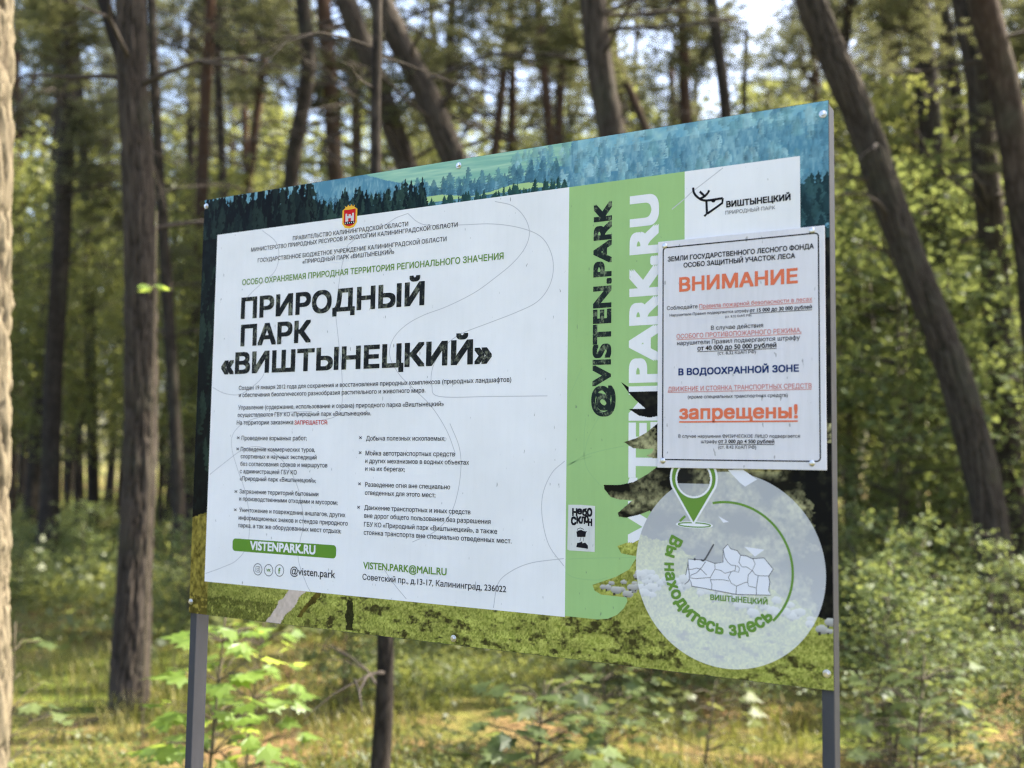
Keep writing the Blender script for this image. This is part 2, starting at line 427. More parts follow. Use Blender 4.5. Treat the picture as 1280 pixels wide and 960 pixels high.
PINE = [pine_crown(100 + i, 7.5, 2.2 + 0.25 * (i % 3)) for i in range(4)]
UNDER = [broad_crown(200 + i, 5.5, 1.7, 40, 0.085, 7500, M['leaf']) for i in range(3)]
TALL = [broad_crown(400 + i, 4.6, 1.7, 44, 0.078, 6500, M['leaf_pale'], 0.6, True) for i in range(2)]
SHRUB = [broad_crown(300 + i, 2.2, 0.95, 28, 0.060, 3200, M['leaf_pale'], 0.6, True) for i in range(3)]

def dead_branches(mb, P, R, z0, z1, n, lmax, seed):
    """thin dead side branches between two heights of a trunk path"""
    r = random.Random(seed)
    for i in range(n):
        z = z0 + (z1 - z0) * r.random()
        k = 0
        while k < len(P) - 2 and P[k + 1][2] < z: k += 1
        f = (z - P[k][2]) / max(1e-3, (P[k + 1][2] - P[k][2])); f = min(1, max(0, f))
        p = Vector(P[k]) * (1 - f) + Vector(P[k + 1]) * f
        a = r.random() * 6.283; L = lmax * (0.3 + 0.7 * r.random())
        d = Vector((math.cos(a), math.sin(a), 0.1 + 0.35 * r.random()))
        q = [p]
        for s in range(4):
            d = (d + Vector((r.uniform(-.3, .3), r.uniform(-.3, .3), r.uniform(-.28, .12)))).normalized(); q.append(q[-1] + d * L / 4)
        rr = min(0.022, R[k] * 0.22)
        mb.tube(q, [rr, rr * .8, rr * .6, rr * .4, rr * .2], 5)
        for s in range(2):
            b = q[2 + s]; dd = (d + Vector((r.uniform(-1, 1), r.uniform(-1, 1), r.uniform(-.6, .4)))).normalized()
            mb.tube([b, b + dd * L * .22, b + dd * L * .4 + Vector((0, 0, -.03))], [rr * .45, rr * .3, rr * .12], 4)

def bark_trunk(P, R, sides, rows, depth, seed):
    """trunk whose bark plates and furrows are modelled"""
    P = np.array([tuple(p) for p in P]); R = np.array(R)
    s = np.concatenate([[0], np.cumsum(np.linalg.norm(np.diff(P, axis=0), axis=1))])
    t = np.linspace(0, s[-1], rows) ; C = np.stack([np.interp(t, s, P[:, k]) for k in range(3)], -1); rr = np.interp(t, s, R)
    th = np.arange(sides) / sides * 2 * math.pi
    TH, T = np.meshgrid(th, t)
    cx_, sy_ = np.cos(TH) * 1.5, np.sin(TH) * 1.5
    a = fbm(cx_ * 4.2 + 20, T * 3.4 + sy_ * 2.6, seed, 2); c = fbm(sy_ * 4.2 + 60, T * 4.6 - cx_ * 3.0, seed + 50, 2)
    f = np.minimum(np.abs(a - .5), np.abs(c - .5)) * 5.2                   # 0 in a furrow, 1 on a plate
    h = np.clip(f, 0, 1) ** .7; fine = fbm(cx_ * 11, T * 22 + sy_ * 9, seed + 9, 2)
    r_ = rr[:, None] + depth * (h - .7) + depth * .22 * (fine - .5)
    V = np.stack([C[:, None, 0] + r_ * np.cos(TH), C[:, None, 1] + r_ * np.sin(TH), np.broadcast_to(C[:, None, 2], TH.shape)], -1).reshape(-1, 3)
    i = np.arange(rows * sides).reshape(rows, sides); j = np.roll(i, -1, 1)
    F = np.stack([i[:-1], j[:-1], j[1:], i[1:]], -1).reshape(-1, 4)
    return V, F, np.clip(h * .75 + (fine - .5) * .5, 0, 1).ravel()

def tree(label, path, r0, r1, bark, cat='pine tree', name='pine_tree', crown=None, crown_at=None, cscale=1.0, dead=(2.0, 9.0, 10, 1.6), sides=14, seed=1, group=None, fork=None, flare=1.35, plates=None, sprays=3):
    """trunk along a path of world points from the ground up; the crown sits on its top"""
    path = [Vector(p) for p in path]
    base = Vector((path[0].x, path[0].y, gz1(path[0].x, path[0].y)))
    root = empty(name, base, label, cat, group)
    P = smooth_path([base - Vector((0, 0, .15))] + [p for p in path if p.z > base.z + .2], 5)
    n = len(P); zt = P[-1][2] - base.z
    random.seed(seed)
    R = []
    for p in P:
        t = max(0, (p[2] - base.z) / zt); R.append((r0 + (r1 - r0) * t) * (1 + (flare - 1) * math.exp(-max(0, p[2] - base.z) / 0.35)))
    if plates:
        V_, F_, t_ = bark_trunk(P, R, plates[0], plates[1], plates[2], seed)
        part('trunk', V_, F_, M[bark], root, smooth=True, tint=t_)
    else:
        mb = MB(); mb.tube(P, R, sides, 0.10)
        part('trunk', mb.V, mb.F, M[bark], root, smooth=True)
    if fork:
        for (fp, fr) in fork:
            m2 = MB(); Q = smooth_path(fp, 4); m2.tube(Q, [fr * (1 - .5 * i / len(Q)) for i in range(len(Q))], 10, .08)
            part('limb', m2.V, m2.F, M[bark], root, smooth=True)
    if dead:
        m3 = MB(); dead_branches(m3, P, R, base.z + dead[0], base.z + dead[1], dead[2], dead[3], seed)
        part('dead_branches', m3.V, m3.F, M['twig'], root)
    if crown is not None and sprays:
        rs = random.Random(seed * 7)
        for k in range(sprays):                   # lower living boughs: short sprays of needles
            q = P[rs.randrange(int(n * .25), int(n * .8))]; a = rs.random() * 6.28; o_ = rs.uniform(.5, 1.5)
            s_ = rs.uniform(.16, .34); sp_ = put('needle_spray', PINE[k % 4], root)
            sp_.location = Vector(q) - base + Vector((math.cos(a) * o_, math.sin(a) * o_, rs.uniform(-.2, .3))); sp_.scale = (s_ * 1.3, s_ * 1.3, s_ * .5); sp_.rotation_euler = (rs.uniform(-.4, .4), rs.uniform(-.4, .4), a)
    if crown is not None:
        c = put('crown', crown, root)
        q = P[-1] if crown_at is None else crown_at
        c.location = Vector(q) - base; c.scale = (cscale,) * 3; c.rotation_euler = (0, 0, random.random() * 6.28)
    return root
def up_from(pts, top, jitter=0.0):
    """carry a leaning trunk on above the frame to its top height, bending upright"""
    a, b = Vector(pts[-2]), Vector(pts[-1]); d = (b - a).normalized()
    out = list(pts)
    while out[-1].z < top:
        d = (d + Vector((0, 0, 0.12))).normalized(); out.append(out[-1] + d * 2.0)
    return out

# ------------------------------------------------------------------ layout of the board's printing, in metres from its lower left corner
PT=[('ПРАВИТЕЛЬСТВО КАЛИНИНГРАДСКОЙ ОБЛАСТИ', 0.2912, 0.8714, 0.3253, 'body'), ('МИНИСТЕРСТВО ПРИРОДНЫХ РЕСУРСОВ И ЭКОЛОГИИ КАЛИНИНГРАДСКОЙ ОБЛАСТИ', 0.162, 0.8565, 0.5811, 'body'), ('ГОСУДАРСТВЕННОЕ БЮДЖЕТНОЕ УЧРЕЖДЕНИЕ КАЛИНИНГРАДСКОЙ ОБЛАСТИ', 0.1843, 0.829, 0.5317, 'body'), ('«ПРИРОДНЫЙ ПАРК «ВИШТЫНЕЦКИЙ»', 0.3224, 0.8143, 0.2591, 'body'), ('ОСОБО ОХРАНЯЕМАЯ ПРИРОДНАЯ ТЕРРИТОРИЯ РЕГИОНАЛЬНОГО ЗНАЧЕНИЯ', 0.1368, 0.7782, 0.7184, 'greenb'), ('ПРИРОДНЫЙ', 0.1359, 0.6971, 0.5271, 'head'), ('ПАРК', 0.138, 0.6321, 0.2164, 'head'), ('«ВИШТЫНЕЦКИЙ»', 0.0777, 0.5671, 0.7537, 'head'), ('Создан 19 января 2012 года для сохранения и восстановления природных комплексов (природных ландшафтов)', 0.1381, 0.5289, 0.7394, 'body'), ('и обеспечения биологического разнообразия растительного и животного мира.', 0.1389, 0.512, 0.5318, 'body'), ('Управление (содержание, использование и охрана) природного парка «Виштынецкий»', 0.1384, 0.4827, 0.5789, 'body'), ('осуществляются ГБУ КО «Природный парк «Виштынецкий».', 0.1373, 0.4655, 0.3926, 'body'), ('На территории заказника', 0.1353, 0.4473, 0.1742, 'body'), ('ЗАПРЕЩАЕТСЯ:', 0.3131, 0.4465, 0.0969, 'redb'), ('Проведение взрывных работ;', 0.1524, 0.4111, 0.1983, 'body'), ('×', 0.137, 0.4115, 0.0096, 'body'), ('Проведение коммерческих туров,', 0.1507, 0.3854, 0.2253, 'body'), ('×', 0.1364, 0.3856, 0.0096, 'body'), ('спортивных и научных экспедиций', 0.1515, 0.3687, 0.2295, 'body'), ('без согласования сроков и маршрутов', 0.1514, 0.3513, 0.2611, 'body'), ('с администрацией ГБУ КО', 0.1503, 0.3341, 0.1743, 'body'), ('«Природный парк «Виштынецкий»;', 0.1511, 0.3173, 0.2301, 'body'), ('Загрязнение территорий бытовыми', 0.1516, 0.2872, 0.2376, 'body'), ('×', 0.1354, 0.2862, 0.0095, 'body'), ('и производственными отходами и мусором;', 0.1515, 0.2705, 0.2926, 'body'), ('Уничтожение и повреждение аншлагов, других', 0.1527, 0.2445, 0.314, 'body'), ('×', 0.1355, 0.2438, 0.0095, 'body'), ('информационных знаков и стендов природного', 0.1517, 0.2265, 0.3222, 'body'), ('парка, а так же оборудованных мест отдыха;', 0.1516, 0.2091, 0.3047, 'body'), ('Добыча полезных ископаемых;', 0.5179, 0.4112, 0.2049, 'body'), ('×', 0.4982, 0.4122, 0.0082, 'body'), ('Мойка автотранспортных средств', 0.5173, 0.3791, 0.2297, 'body'), ('×', 0.4985, 0.3798, 0.0082, 'body'), ('и других механизмов в водных объектах', 0.517, 0.3627, 0.2644, 'body'), ('и на их берегах;', 0.5175, 0.346, 0.1047, 'body'), ('Разведение огня вне специально', 0.5186, 0.3118, 0.2181, 'body'), ('×', 0.499, 0.3125, 0.0082, 'body'), ('отведенных для этого мест;', 0.5184, 0.2944, 0.1826, 'body'), ('Движение транспортных и иных средств', 0.5178, 0.2628, 0.2692, 'body'), ('×', 0.4982, 0.2623, 0.0081, 'body'), ('вне дорог общего пользования без разрешения', 0.5183, 0.2455, 0.3163, 'body'), ('ГБУ КО «Природный парк «Виштынецкий», а также', 0.5181, 0.2268, 0.3321, 'body'), ('стоянка транспорта вне специально отведенных мест.', 0.5179, 0.2096, 0.3656, 'body'), ('VISTENPARK.RU', 0.1906, 0.1593, 0.1949, 'whiteb'), ('@visten.park', 0.3143, 0.1119, 0.1287, 'body'), ('VISTEN.PARK@MAIL.RU', 0.5186, 0.1373, 0.2134, 'greenb'), ('Советский пр., д.13-17, Калининград, 236022', 0.5177, 0.114, 0.3551, 'body'), ('ВИШТЫНЕЦКИЙ', 1.3185, 0.8319, 0.1155, 'blackb'), ('ПРИРОДНЫЙ ПАРК', 1.3171, 0.819, 0.0897, 'thin'), ('ВИШТЫНЕЦКИЙ', 1.2885, 0.1321, 0.1019, 'greenb2')]
QT=[('ЗЕМЛИ ГОСУДАРСТВЕННОГО ЛЕСНОГО ФОНДА', 1.2089, 0.7417, 0.2654, 'b'), ('ОСОБО ЗАЩИТНЫЙ УЧАСТОК ЛЕСА', 1.2395, 0.7279, 0.2029, 'b'), ('ВНИМАНИЕ', 1.2313, 0.6839, 0.2153, 'o'), ('Соблюдайте', 1.2076, 0.6517, 0.0589, 'r'), ('Правила пожарной безопасности в лесах', 1.2695, 0.6513, 0.2013, 'ru'), ('Нарушители Правил подвергаются штрафу', 1.2129, 0.6393, 0.1475, 'r'), ('от 15 000 до 30 000 рублей', 1.3622, 0.6381, 0.1081, 'bu'), ('(ст. 8.32 КоАП РФ)', 1.3177, 0.6311, 0.0474, 'r'), ('В случае действия', 1.2915, 0.6105, 0.0943, 'r'), ('ОСОБОГО ПРОТИВОПОЖАРНОГО РЕЖИМА,', 1.2264, 0.598, 0.2256, 'ru'), ('нарушители Правил подвергаются штрафу', 1.2274, 0.5858, 0.2221, 'r'), ('от 40 000 до 50 000 рублей', 1.2661, 0.5743, 0.143, 'bu'), ('(ст. 8.32 КоАП РФ)', 1.3039, 0.5653, 0.0691, 'r'), ('В ВОДООХРАННОЙ ЗОНЕ', 1.2301, 0.5306, 0.2173, 'n'), ('ДВИЖЕНИЕ И СТОЯНКА ТРАНСПОРТНЫХ СРЕДСТВ', 1.2101, 0.502, 0.2586, 'ru'), ('(кроме специальных транспортных средств)', 1.248, 0.4881, 0.18, 'r'), ('запрещены!', 1.2318, 0.4509, 0.2132, 'ou'), ('В случае нарушения ФИЗИЧЕСКОЕ ЛИЦО подвергается', 1.2303, 0.4176, 0.218, 'r'), ('штрафу', 1.2731, 0.408, 0.0296, 'r'), ('от 3 000 до 4 500 рублей', 1.3047, 0.408, 0.0998, 'bu'), ('(ст. 8.42 КоАП РФ)', 1.3046, 0.3984, 0.0681, 'r')]
G={'white': [(0.0487, 0.9099), (1.002, 0.9039), (1.0017, 0.0785), (0.0446, 0.0758)], 'logo_panel': [(1.2397, 0.9107), (1.4512, 0.9069), (1.4496, 0.7811), (1.2384, 0.7806)], 'plaque': [(1.1905, 0.7792), (1.4935, 0.7822), (1.4915, 0.3626), (1.1888, 0.3648)], 'plaque_line': [(1.201, 0.7681), (1.4827, 0.7684), (1.4811, 0.3772), (1.1991, 0.3786)], 'plaque_screws': [(1.2031, 0.7755), (1.4692, 0.7768), (1.4678, 0.3748), (1.2007, 0.3757)], 'pill': [(0.1347, 0.1817), (0.4431, 0.1834), (0.444, 0.1557), (0.1361, 0.1527)], 'icons': [(0.2166, 0.1165), (0.2496, 0.1166), (0.282, 0.118), (0.2313, 0.1174)], 'green_left': [(1.002, 0.9039), (1.2397, 0.9107), (1.0017, 0.0785)], 'tree': [(1.1894, 0.5032), (1.1609, 0.5031), (1.1329, 0.5105), (1.1149, 0.5222), (1.1309, 0.5011), (1.1471, 0.4859), (1.1651, 0.4708), (1.1311, 0.4712), (1.1512, 0.4587), (1.173, 0.4548), (1.1895, 0.4576), (1.1896, 0.4447), (1.1653, 0.4264), (1.1455, 0.4164), (1.1222, 0.4097), (1.1396, 0.3986), (1.1615, 0.3969), (1.1811, 0.3981), (1.1773, 0.3897), (1.1663, 0.3848), (1.1793, 0.3805), (1.1898, 0.3799), (1.1899, 0.366), (1.1696, 0.3511), (1.1419, 0.3358), (1.1138, 0.3296), (1.0812, 0.3292), (1.0821, 0.3214), (1.0957, 0.3069), (1.114, 0.3026), (1.1401, 0.3027), (1.1262, 0.2912), (1.1101, 0.2777), (1.1122, 0.2715), (1.1263, 0.2698), (1.1502, 0.2755), (1.1738, 0.2848)], 'tree2': [(1.1753, 0.2456), (1.1544, 0.2335), (1.1279, 0.2238), (1.1092, 0.2165), (1.1174, 0.2037), (1.1493, 0.1997), (1.1414, 0.1881), (1.1336, 0.1754), (1.1069, 0.16), (1.0591, 0.1419), (1.0636, 0.1314), (1.0774, 0.1251), (1.1286, 0.1241), (1.1302, 0.117), (1.1234, 0.1043), (1.1101, 0.0911), (1.0913, 0.0821), (1.0696, 0.0788), (1.0017, 0.0802)], 'disc': [(1.1472, 0.1884), (1.4886, 0.1873), (1.3254, 0.3551), (1.339, 0.0184), (1.2009, 0.307), (1.4463, 0.3144), (1.1966, 0.063), (1.4535, 0.0787)], 'arc': [(1.2962, 0.3028), (1.3539, 0.2908), (1.4005, 0.2583), (1.4341, 0.1836), (1.4042, 0.1074), (1.2342, 0.2674)], 'ctext': [(1.2251, 0.2527), (1.219, 0.2309), (1.2116, 0.1733), (1.2369, 0.1137), (1.2961, 0.0817), (1.3532, 0.0825), (1.3928, 0.1019)], 'pin': [(1.2577, 0.2669), (1.2162, 0.3459), (1.2987, 0.3476), (1.2576, 0.3849), (1.2239, 0.3389), (1.2938, 0.3404), (1.2577, 0.3087)], 'pin_ell': [(1.2251, 0.2598), (1.2923, 0.2618), (1.2592, 0.2684), (1.2592, 0.2566)], 'map': [(1.241, 0.1558), (1.2497, 0.1663), (1.2431, 0.1724), (1.2475, 0.1934), (1.2475, 0.2012), (1.2714, 0.201), (1.295, 0.23), (1.2992, 0.2292), (1.2789, 0.2014), (1.2971, 0.1964), (1.3119, 0.1994), (1.312, 0.2221), (1.3204, 0.2313), (1.3256, 0.2235), (1.3371, 0.2211), (1.3433, 0.2134), (1.3537, 0.2129), (1.364, 0.2085), (1.3844, 0.2113), (1.3924, 0.2023), (1.4004, 0.1929), (1.3923, 0.1805), (1.3943, 0.1707), (1.3922, 0.1567), (1.3962, 0.1487), (1.3709, 0.1472), (1.3349, 0.1454), (1.2907, 0.1502), (1.2541, 0.1537)], 'mapfill': [(1.241, 0.1558), (1.2497, 0.1663), (1.2431, 0.1724), (1.2475, 0.1934), (1.2475, 0.2012), (1.2714, 0.201), (1.295, 0.23), (1.2992, 0.2292), (1.2789, 0.2014), (1.2971, 0.1964), (1.3119, 0.1994), (1.312, 0.2221), (1.3204, 0.2313), (1.3256, 0.2235), (1.3371, 0.2211), (1.3433, 0.2134), (1.3537, 0.2129), (1.364, 0.2085), (1.3844, 0.2113), (1.3924, 0.2023), (1.4004, 0.1929), (1.3923, 0.1805), (1.3943, 0.1707), (1.3922, 0.1567), (1.3962, 0.1487), (1.3709, 0.1472), (1.3349, 0.1454), (1.2907, 0.1502), (1.2541, 0.1537)], 'mlines': [[(1.312, 0.2221), (1.3151, 0.2077), (1.3203, 0.1999), (1.3266, 0.1952), (1.335, 0.1951)], [(1.335, 0.1951), (1.3329, 0.1845), (1.3401, 0.184), (1.3412, 0.1911), (1.3371, 0.1949)], [(1.3433, 0.213), (1.3402, 0.2011), (1.3454, 0.1934), (1.3536, 0.1939), (1.3639, 0.1885), (1.369, 0.1999), (1.365, 0.2086)], [(1.28, 0.1984), (1.2735, 0.1888), (1.2638, 0.1779), (1.2529, 0.1731)], [(1.2971, 0.1974), (1.2971, 0.1862), (1.3077, 0.1849), (1.3151, 0.1803), (1.3266, 0.1841), (1.3339, 0.1866)], [(1.2971, 0.1862), (1.2885, 0.1714), (1.2885, 0.1673), (1.3119, 0.169), (1.3224, 0.1677)], [(1.3266, 0.1841), (1.3213, 0.1737), (1.3266, 0.1639), (1.3359, 0.1596), (1.3504, 0.1666), (1.3556, 0.168)], [(1.3556, 0.168), (1.3567, 0.1801), (1.3639, 0.1885)], [(1.3359, 0.1596), (1.3349, 0.1454)], [(1.3556, 0.168), (1.3576, 0.1612), (1.3709, 0.1591)], [(1.3639, 0.1885), (1.369, 0.1819), (1.3741, 0.1802), (1.3933, 0.1809)], [(1.3741, 0.1802), (1.3709, 0.1591), (1.3709, 0.1472)], [(1.2885, 0.1673), (1.2917, 0.1594), (1.2907, 0.1502)], [(1.2529, 0.1731), (1.2519, 0.1679), (1.2627, 0.1676), (1.2885, 0.1714)], [(1.2475, 0.1831), (1.2551, 0.1835), (1.2638, 0.1862), (1.2714, 0.1846), (1.2821, 0.1751)], [(1.2541, 0.1537), (1.253, 0.1608), (1.2497, 0.1657)]], 'mtri': [[(1.3496, 0.2284), (1.3854, 0.2253), (1.3685, 0.2124)], [(1.3035, 0.2795), (1.3222, 0.27), (1.312, 0.2682)]], 'wtri': [(1.3206, 0.3611), (1.347, 0.3625), (1.373, 0.3454), (1.3517, 0.3324), (1.3422, 0.3391)], 'mdot': [(1.2599, 0.2015)], 'deer': [[(1.2561, 0.8763), (1.2571, 0.8682), (1.2612, 0.8608), (1.2687, 0.8539), (1.2763, 0.8501), (1.2854, 0.849), (1.3119, 0.8498)], [(1.2687, 0.8539), (1.2773, 0.8569), (1.2834, 0.8621), (1.2868, 0.8675)], [(1.2687, 0.8674), (1.2773, 0.8584)], [(1.3119, 0.8498), (1.3113, 0.8411), (1.2834, 0.8247)], [(1.2814, 0.8485), (1.2824, 0.8248), (1.2773, 0.8205)]], 'deer_ear': [(1.2894, 0.8486), (1.3004, 0.8488), (1.2964, 0.8438), (1.2924, 0.8443)], 'sticker': [(1.0058, 0.2913), (1.0627, 0.2893), (1.0642, 0.2029), (1.0068, 0.2032)], 'vist1': [(1.0982, 0.8703), (1.094, 0.8708), (1.092, 0.4566), (1.0533, 0.8755), (1.0541, 0.457)], 'vist1b': [(1.094, 0.8708), (1.092, 0.4566), (1.0533, 0.8755), (1.0526, 0.5047)], 'vist2': [(1.1882, 0.8716), (1.1291, 0.8787), (1.1277, 0.4423), (1.1274, 0.2214), (1.1857, 0.2244)], 'bolts': [(0.0044, 0.986), (1.4914, 0.9761), (1.4876, 0.0272), (0.0041, 0.0266), (0.7426, 0.9867), (0.7515, 0.013)], 'crest': [(0.433, 0.9279), (0.4772, 0.9265), (0.4785, 0.8867), (0.4355, 0.8894), (0.4543, 0.9364), (0.4584, 0.8834)], 'lines': [[(0.1953, 0.9043), (0.2389, 0.8729), (0.2497, 0.8365), (0.2372, 0.8023), (0.1962, 0.7771), (0.1547, 0.748), (0.1369, 0.7169)], [(0.4244, 0.6857), (0.4351, 0.6247), (0.4459, 0.5576), (0.4482, 0.4913), (0.4322, 0.465), (0.3899, 0.4554)], [(0.4529, 0.8456), (0.4375, 0.7996), (0.427, 0.7327), (0.4244, 0.6857)], [(0.6148, 0.8989), (0.6429, 0.8763), (0.6779, 0.8661), (0.7533, 0.8595), (0.8261, 0.8538), (0.8897, 0.8397), (0.9379, 0.8178), (0.9618, 0.7854), (0.9689, 0.7489), (0.9594, 0.7139), (0.933, 0.6858), (0.8855, 0.6677), (0.8228, 0.6501), (0.7582, 0.6319), (0.7217, 0.6117), (0.6999, 0.5876), (0.6855, 0.5566), (0.6863, 0.5252), (0.7057, 0.5028), (0.8327, 0.5004), (0.959, 0.4991)], [(0.8324, 0.8998), (0.875, 0.8856), (0.9032, 0.8579), (0.914, 0.8263), (0.9041, 0.7968), (0.8769, 0.7687), (0.8353, 0.7415), (0.7857, 0.7142), (0.7199, 0.6904), (0.6597, 0.6751), (0.6136, 0.6553), (0.5828, 0.6277), (0.5759, 0.5924), (0.6008, 0.5529), (0.6406, 0.5199), (0.6874, 0.4812), (0.7259, 0.4312), (0.7491, 0.382)], [(0.6148, 0.8989), (0.5832, 0.8925), (0.5513, 0.8793), (0.486, 0.8626), (0.4529, 0.8456)], [(0.0526, 0.5371), (0.0929, 0.5218), (0.1415, 0.5187), (0.1835, 0.5375), (0.2107, 0.5578), (0.2191, 0.5785)], [(0.0533, 0.3293), (0.101, 0.3584), (0.1525, 0.387), (0.1993, 0.3964), (0.2507, 0.3843), (0.2973, 0.3508), (0.3256, 0.3109), (0.3404, 0.2711), (0.3484, 0.2249), (0.3395, 0.1846), (0.3367, 0.1447), (0.3604, 0.0968), (0.374, 0.0781)], [(0.3631, 0.4758), (0.2742, 0.4734), (0.173, 0.457), (0.1266, 0.4291), (0.1215, 0.3939), (0.1401, 0.3484), (0.1715, 0.2864), (0.1856, 0.2248), (0.1816, 0.1697), (0.1504, 0.1335), (0.1035, 0.1133), (0.0506, 0.0959)], [(0.733, 0.4466), (0.756, 0.4005), (0.762, 0.3578), (0.7545, 0.3028), (0.7372, 0.2597), (0.7012, 0.2246), (0.6454, 0.2003)], [(0.9984, 0.3728), (0.9708, 0.3493), (0.9516, 0.3084), (0.9509, 0.2621), (0.9661, 0.211), (0.9989, 0.1731)], [(0.9987, 0.1872), (0.9271, 0.1743), (0.8803, 0.1539), (0.8534, 0.1287), (0.844, 0.0812)], [(0.5735, 0.1401), (0.5977, 0.1136), (0.6333, 0.0822)]], 'lines_green': [[(0.988, 0.3593), (1.0137, 0.3692), (1.039, 0.3828), (1.0724, 0.3926), (1.1214, 0.4022)], [(1.0922, 0.4925), (1.0512, 0.4247), (1.039, 0.3828)], [(1.039, 0.3828), (1.0455, 0.3601), (1.0604, 0.3415), (1.0792, 0.3232)], [(1.0425, 0.4552), (1.0394, 0.4247), (1.039, 0.3828)], [(0.9995, 0.4826), (1.0331, 0.5513)], [(0.9541, 0.2892), (0.971, 0.3307), (1.0109, 0.3673), (1.0558, 0.383)], [(0.9556, 0.1792), (1.0242, 0.1884), (1.1467, 0.1981)], [(0.9549, 0.2277), (0.9787, 0.1832), (1.0132, 0.1552), (1.0635, 0.1511), (1.0907, 0.1579)]], 'lines_logo': [[(1.2149, 0.8403), (1.2397, 0.8574), (1.254, 0.8686), (1.2763, 0.8826), (1.3123, 0.9055)]]}

# ------------------------------------------------------------------ the landscape picture printed on the board (painted on a raster of ink colours)
NU, NV = 1500, 1000                              # one cell per millimetre
uu, vv = np.meshgrid((np.arange(NU) + .5) / 1000, (np.arange(NV) + .5) / 1000)
def L3(c): return np.array(lin(*c))
def lerp(a, b, t): return a + (b - a) * t[..., None]
pr = np.random.default_rng(77)
INK = np.zeros((NV, NU, 3))
n1 = fbm(uu * 60, vv * 60, 1, 5); n2 = fbm(uu * 18, vv * 30, 2, 5); n3 = fbm(uu * 140, vv * 110, 3, 3)
# far blue hillside with a pale meadow slope
n4 = fbm(uu * 260, vv * 85, 12, 4)
INK[:] = lerp(L3((84, 134, 158)), L3((146, 186, 196)), np.clip((n2 - .3) * 1.3 + (n4 - .5) * 1.2, 0, 1))
mead = (vv > .940 + .30 * np.clip(.70 - uu, 0, 1) + .02 * (n2 - .5) + .10 * np.clip(uu - .86, 0, 1)) & (uu < .98 + .8 * (vv - .95) + .03 * (n2 - .5))
INK[mead] = lerp(L3((128, 178, 162)), L3((172, 208, 182)), np.clip((fbm(uu * 14 + vv * 30, vv * 190, 5, 3) - .3) * 1.6, 0, 1))[mead]
up = (vv > .975) & (uu > 1.02)
INK[up] = lerp(L3((104, 160, 186)), L3((160, 200, 200)), np.clip(n1 * 1.6 - .4, 0, 1))[up]
def conifers(n, u0, u1, base, hmin, hmax, cols, wf=.30, jag=.5, op=1.0, ex=.8):
    """rows of printed trees, drawn from the back to the front"""
    us = u0 + (u1 - u0) * pr.random(n); bs = np.array([base(u) for u in us]) + pr.normal(size=n) * .004
    for k in np.argsort(-bs):
        h = hmin + (hmax - hmin) * pr.random(); c = L3(cols[pr.integers(len(cols))]); w = h * wf * (.7 + .6 * pr.random())
        i0, i1 = int((us[k] - w) * 1000), int((us[k] + w) * 1000) + 1; j0, j1 = int(bs[k] * 1000), int((bs[k] + h) * 1000) + 1
        i0, i1, j0, j1 = max(0, i0), min(NU, i1), max(0, j0), min(NV, j1)
        if i1 <= i0 or j1 <= j0: continue
        U = uu[j0:j1, i0:i1] - us[k]; T = (vv[j0:j1, i0:i1] - bs[k]) / h
        prof = w * (1 - np.clip(T, 0, 1)) ** ex * (1 + jag * (n3[j0:j1, i0:i1] - .5) * 2 + .25 * np.sin(T * 40 + us[k] * 900))
        m = np.abs(U) < prof
        sh = .35 + .7 * n1[j0:j1, i0:i1] + .6 * n4[j0:j1, i0:i1] + .35 * np.clip(U / (w + 1e-6), -1, 1)
        INK[j0:j1, i0:i1][m] = (INK[j0:j1, i0:i1] * (1 - op) + op * c * sh[..., None])[m]
conifers(420, .86, 1.52, lambda u: .80 + .18 * pr.random() + .03 * (u - .9), .018, .036, [(92, 138, 158), (120, 164, 176), (80, 124, 146), (150, 186, 192), (104, 148, 156)], .36, 1.3, .6, .5)
conifers(170, .35, .98, lambda u: .905 + .035 * pr.random(), .020, .042, [(70, 112, 130), (84, 128, 142), (60, 100, 120)], .32, .9, .8, .65)
ml_ = (vv > .916) & (vv < .924 + .006 * np.sin(uu * 30)) & (uu > .62) & (uu < .99); INK[ml_] = L3((170, 200, 140))
conifers(90, .64, 1.0, lambda u: .895 + .012 * pr.random(), .012, .03, [(36, 66, 66), (44, 78, 74)], .3)
conifers(260, .22, .66, lambda u: .865 + .03 * pr.random(), .045, .085, [(20, 36, 40), (30, 50, 48), (42, 64, 58), (16, 28, 32)], .22, .9)
conifers(340, .0, .34, lambda u: .84 + .07 * pr.random(), .06, .125, [(10, 18, 20), (20, 32, 32), (30, 44, 40), (8, 14, 18)], .2, .9)
# left strip: dark forest, then meadow
st = (uu < .06) & (vv < .90); INK[st] = lerp(L3((8, 11, 14)), L3((24, 32, 32)), np.clip(n1 * 2 - .8, 0, 1))[st]
conifers(60, .0, .06, lambda u: .28 + .5 * pr.random(), .05, .09, [(16, 24, 23), (34, 48, 40), (10, 15, 16)], .25)
# right side: blue slope over dark wood
conifers(70, 1.43, 1.52, lambda u: .76 + .08 * pr.random(), .03, .055, [(36, 62, 68), (48, 78, 82), (30, 52, 58)], .4, .8)
dk = (uu > 1.0) & (vv < .76) & (vv > .10); INK[dk] = lerp(L3((16, 17, 18)), L3((46, 46, 36)), np.clip((n1 - .5) * 3, 0, 1))[dk]
n5_ = fbm(uu * 150, vv * 130, 16, 4)
wd = (uu > 1.05) & (uu < 1.38 + .16 * n2) & (vv < .36 + .12 * n2); kk = np.clip((n2 - .40) * 3.0, 0, 1) * np.clip((n5_ - .2) * 2, 0, 1)
INK[wd] = lerp(L3((22, 22, 18)), L3((176, 172, 128)), kk)[wd]
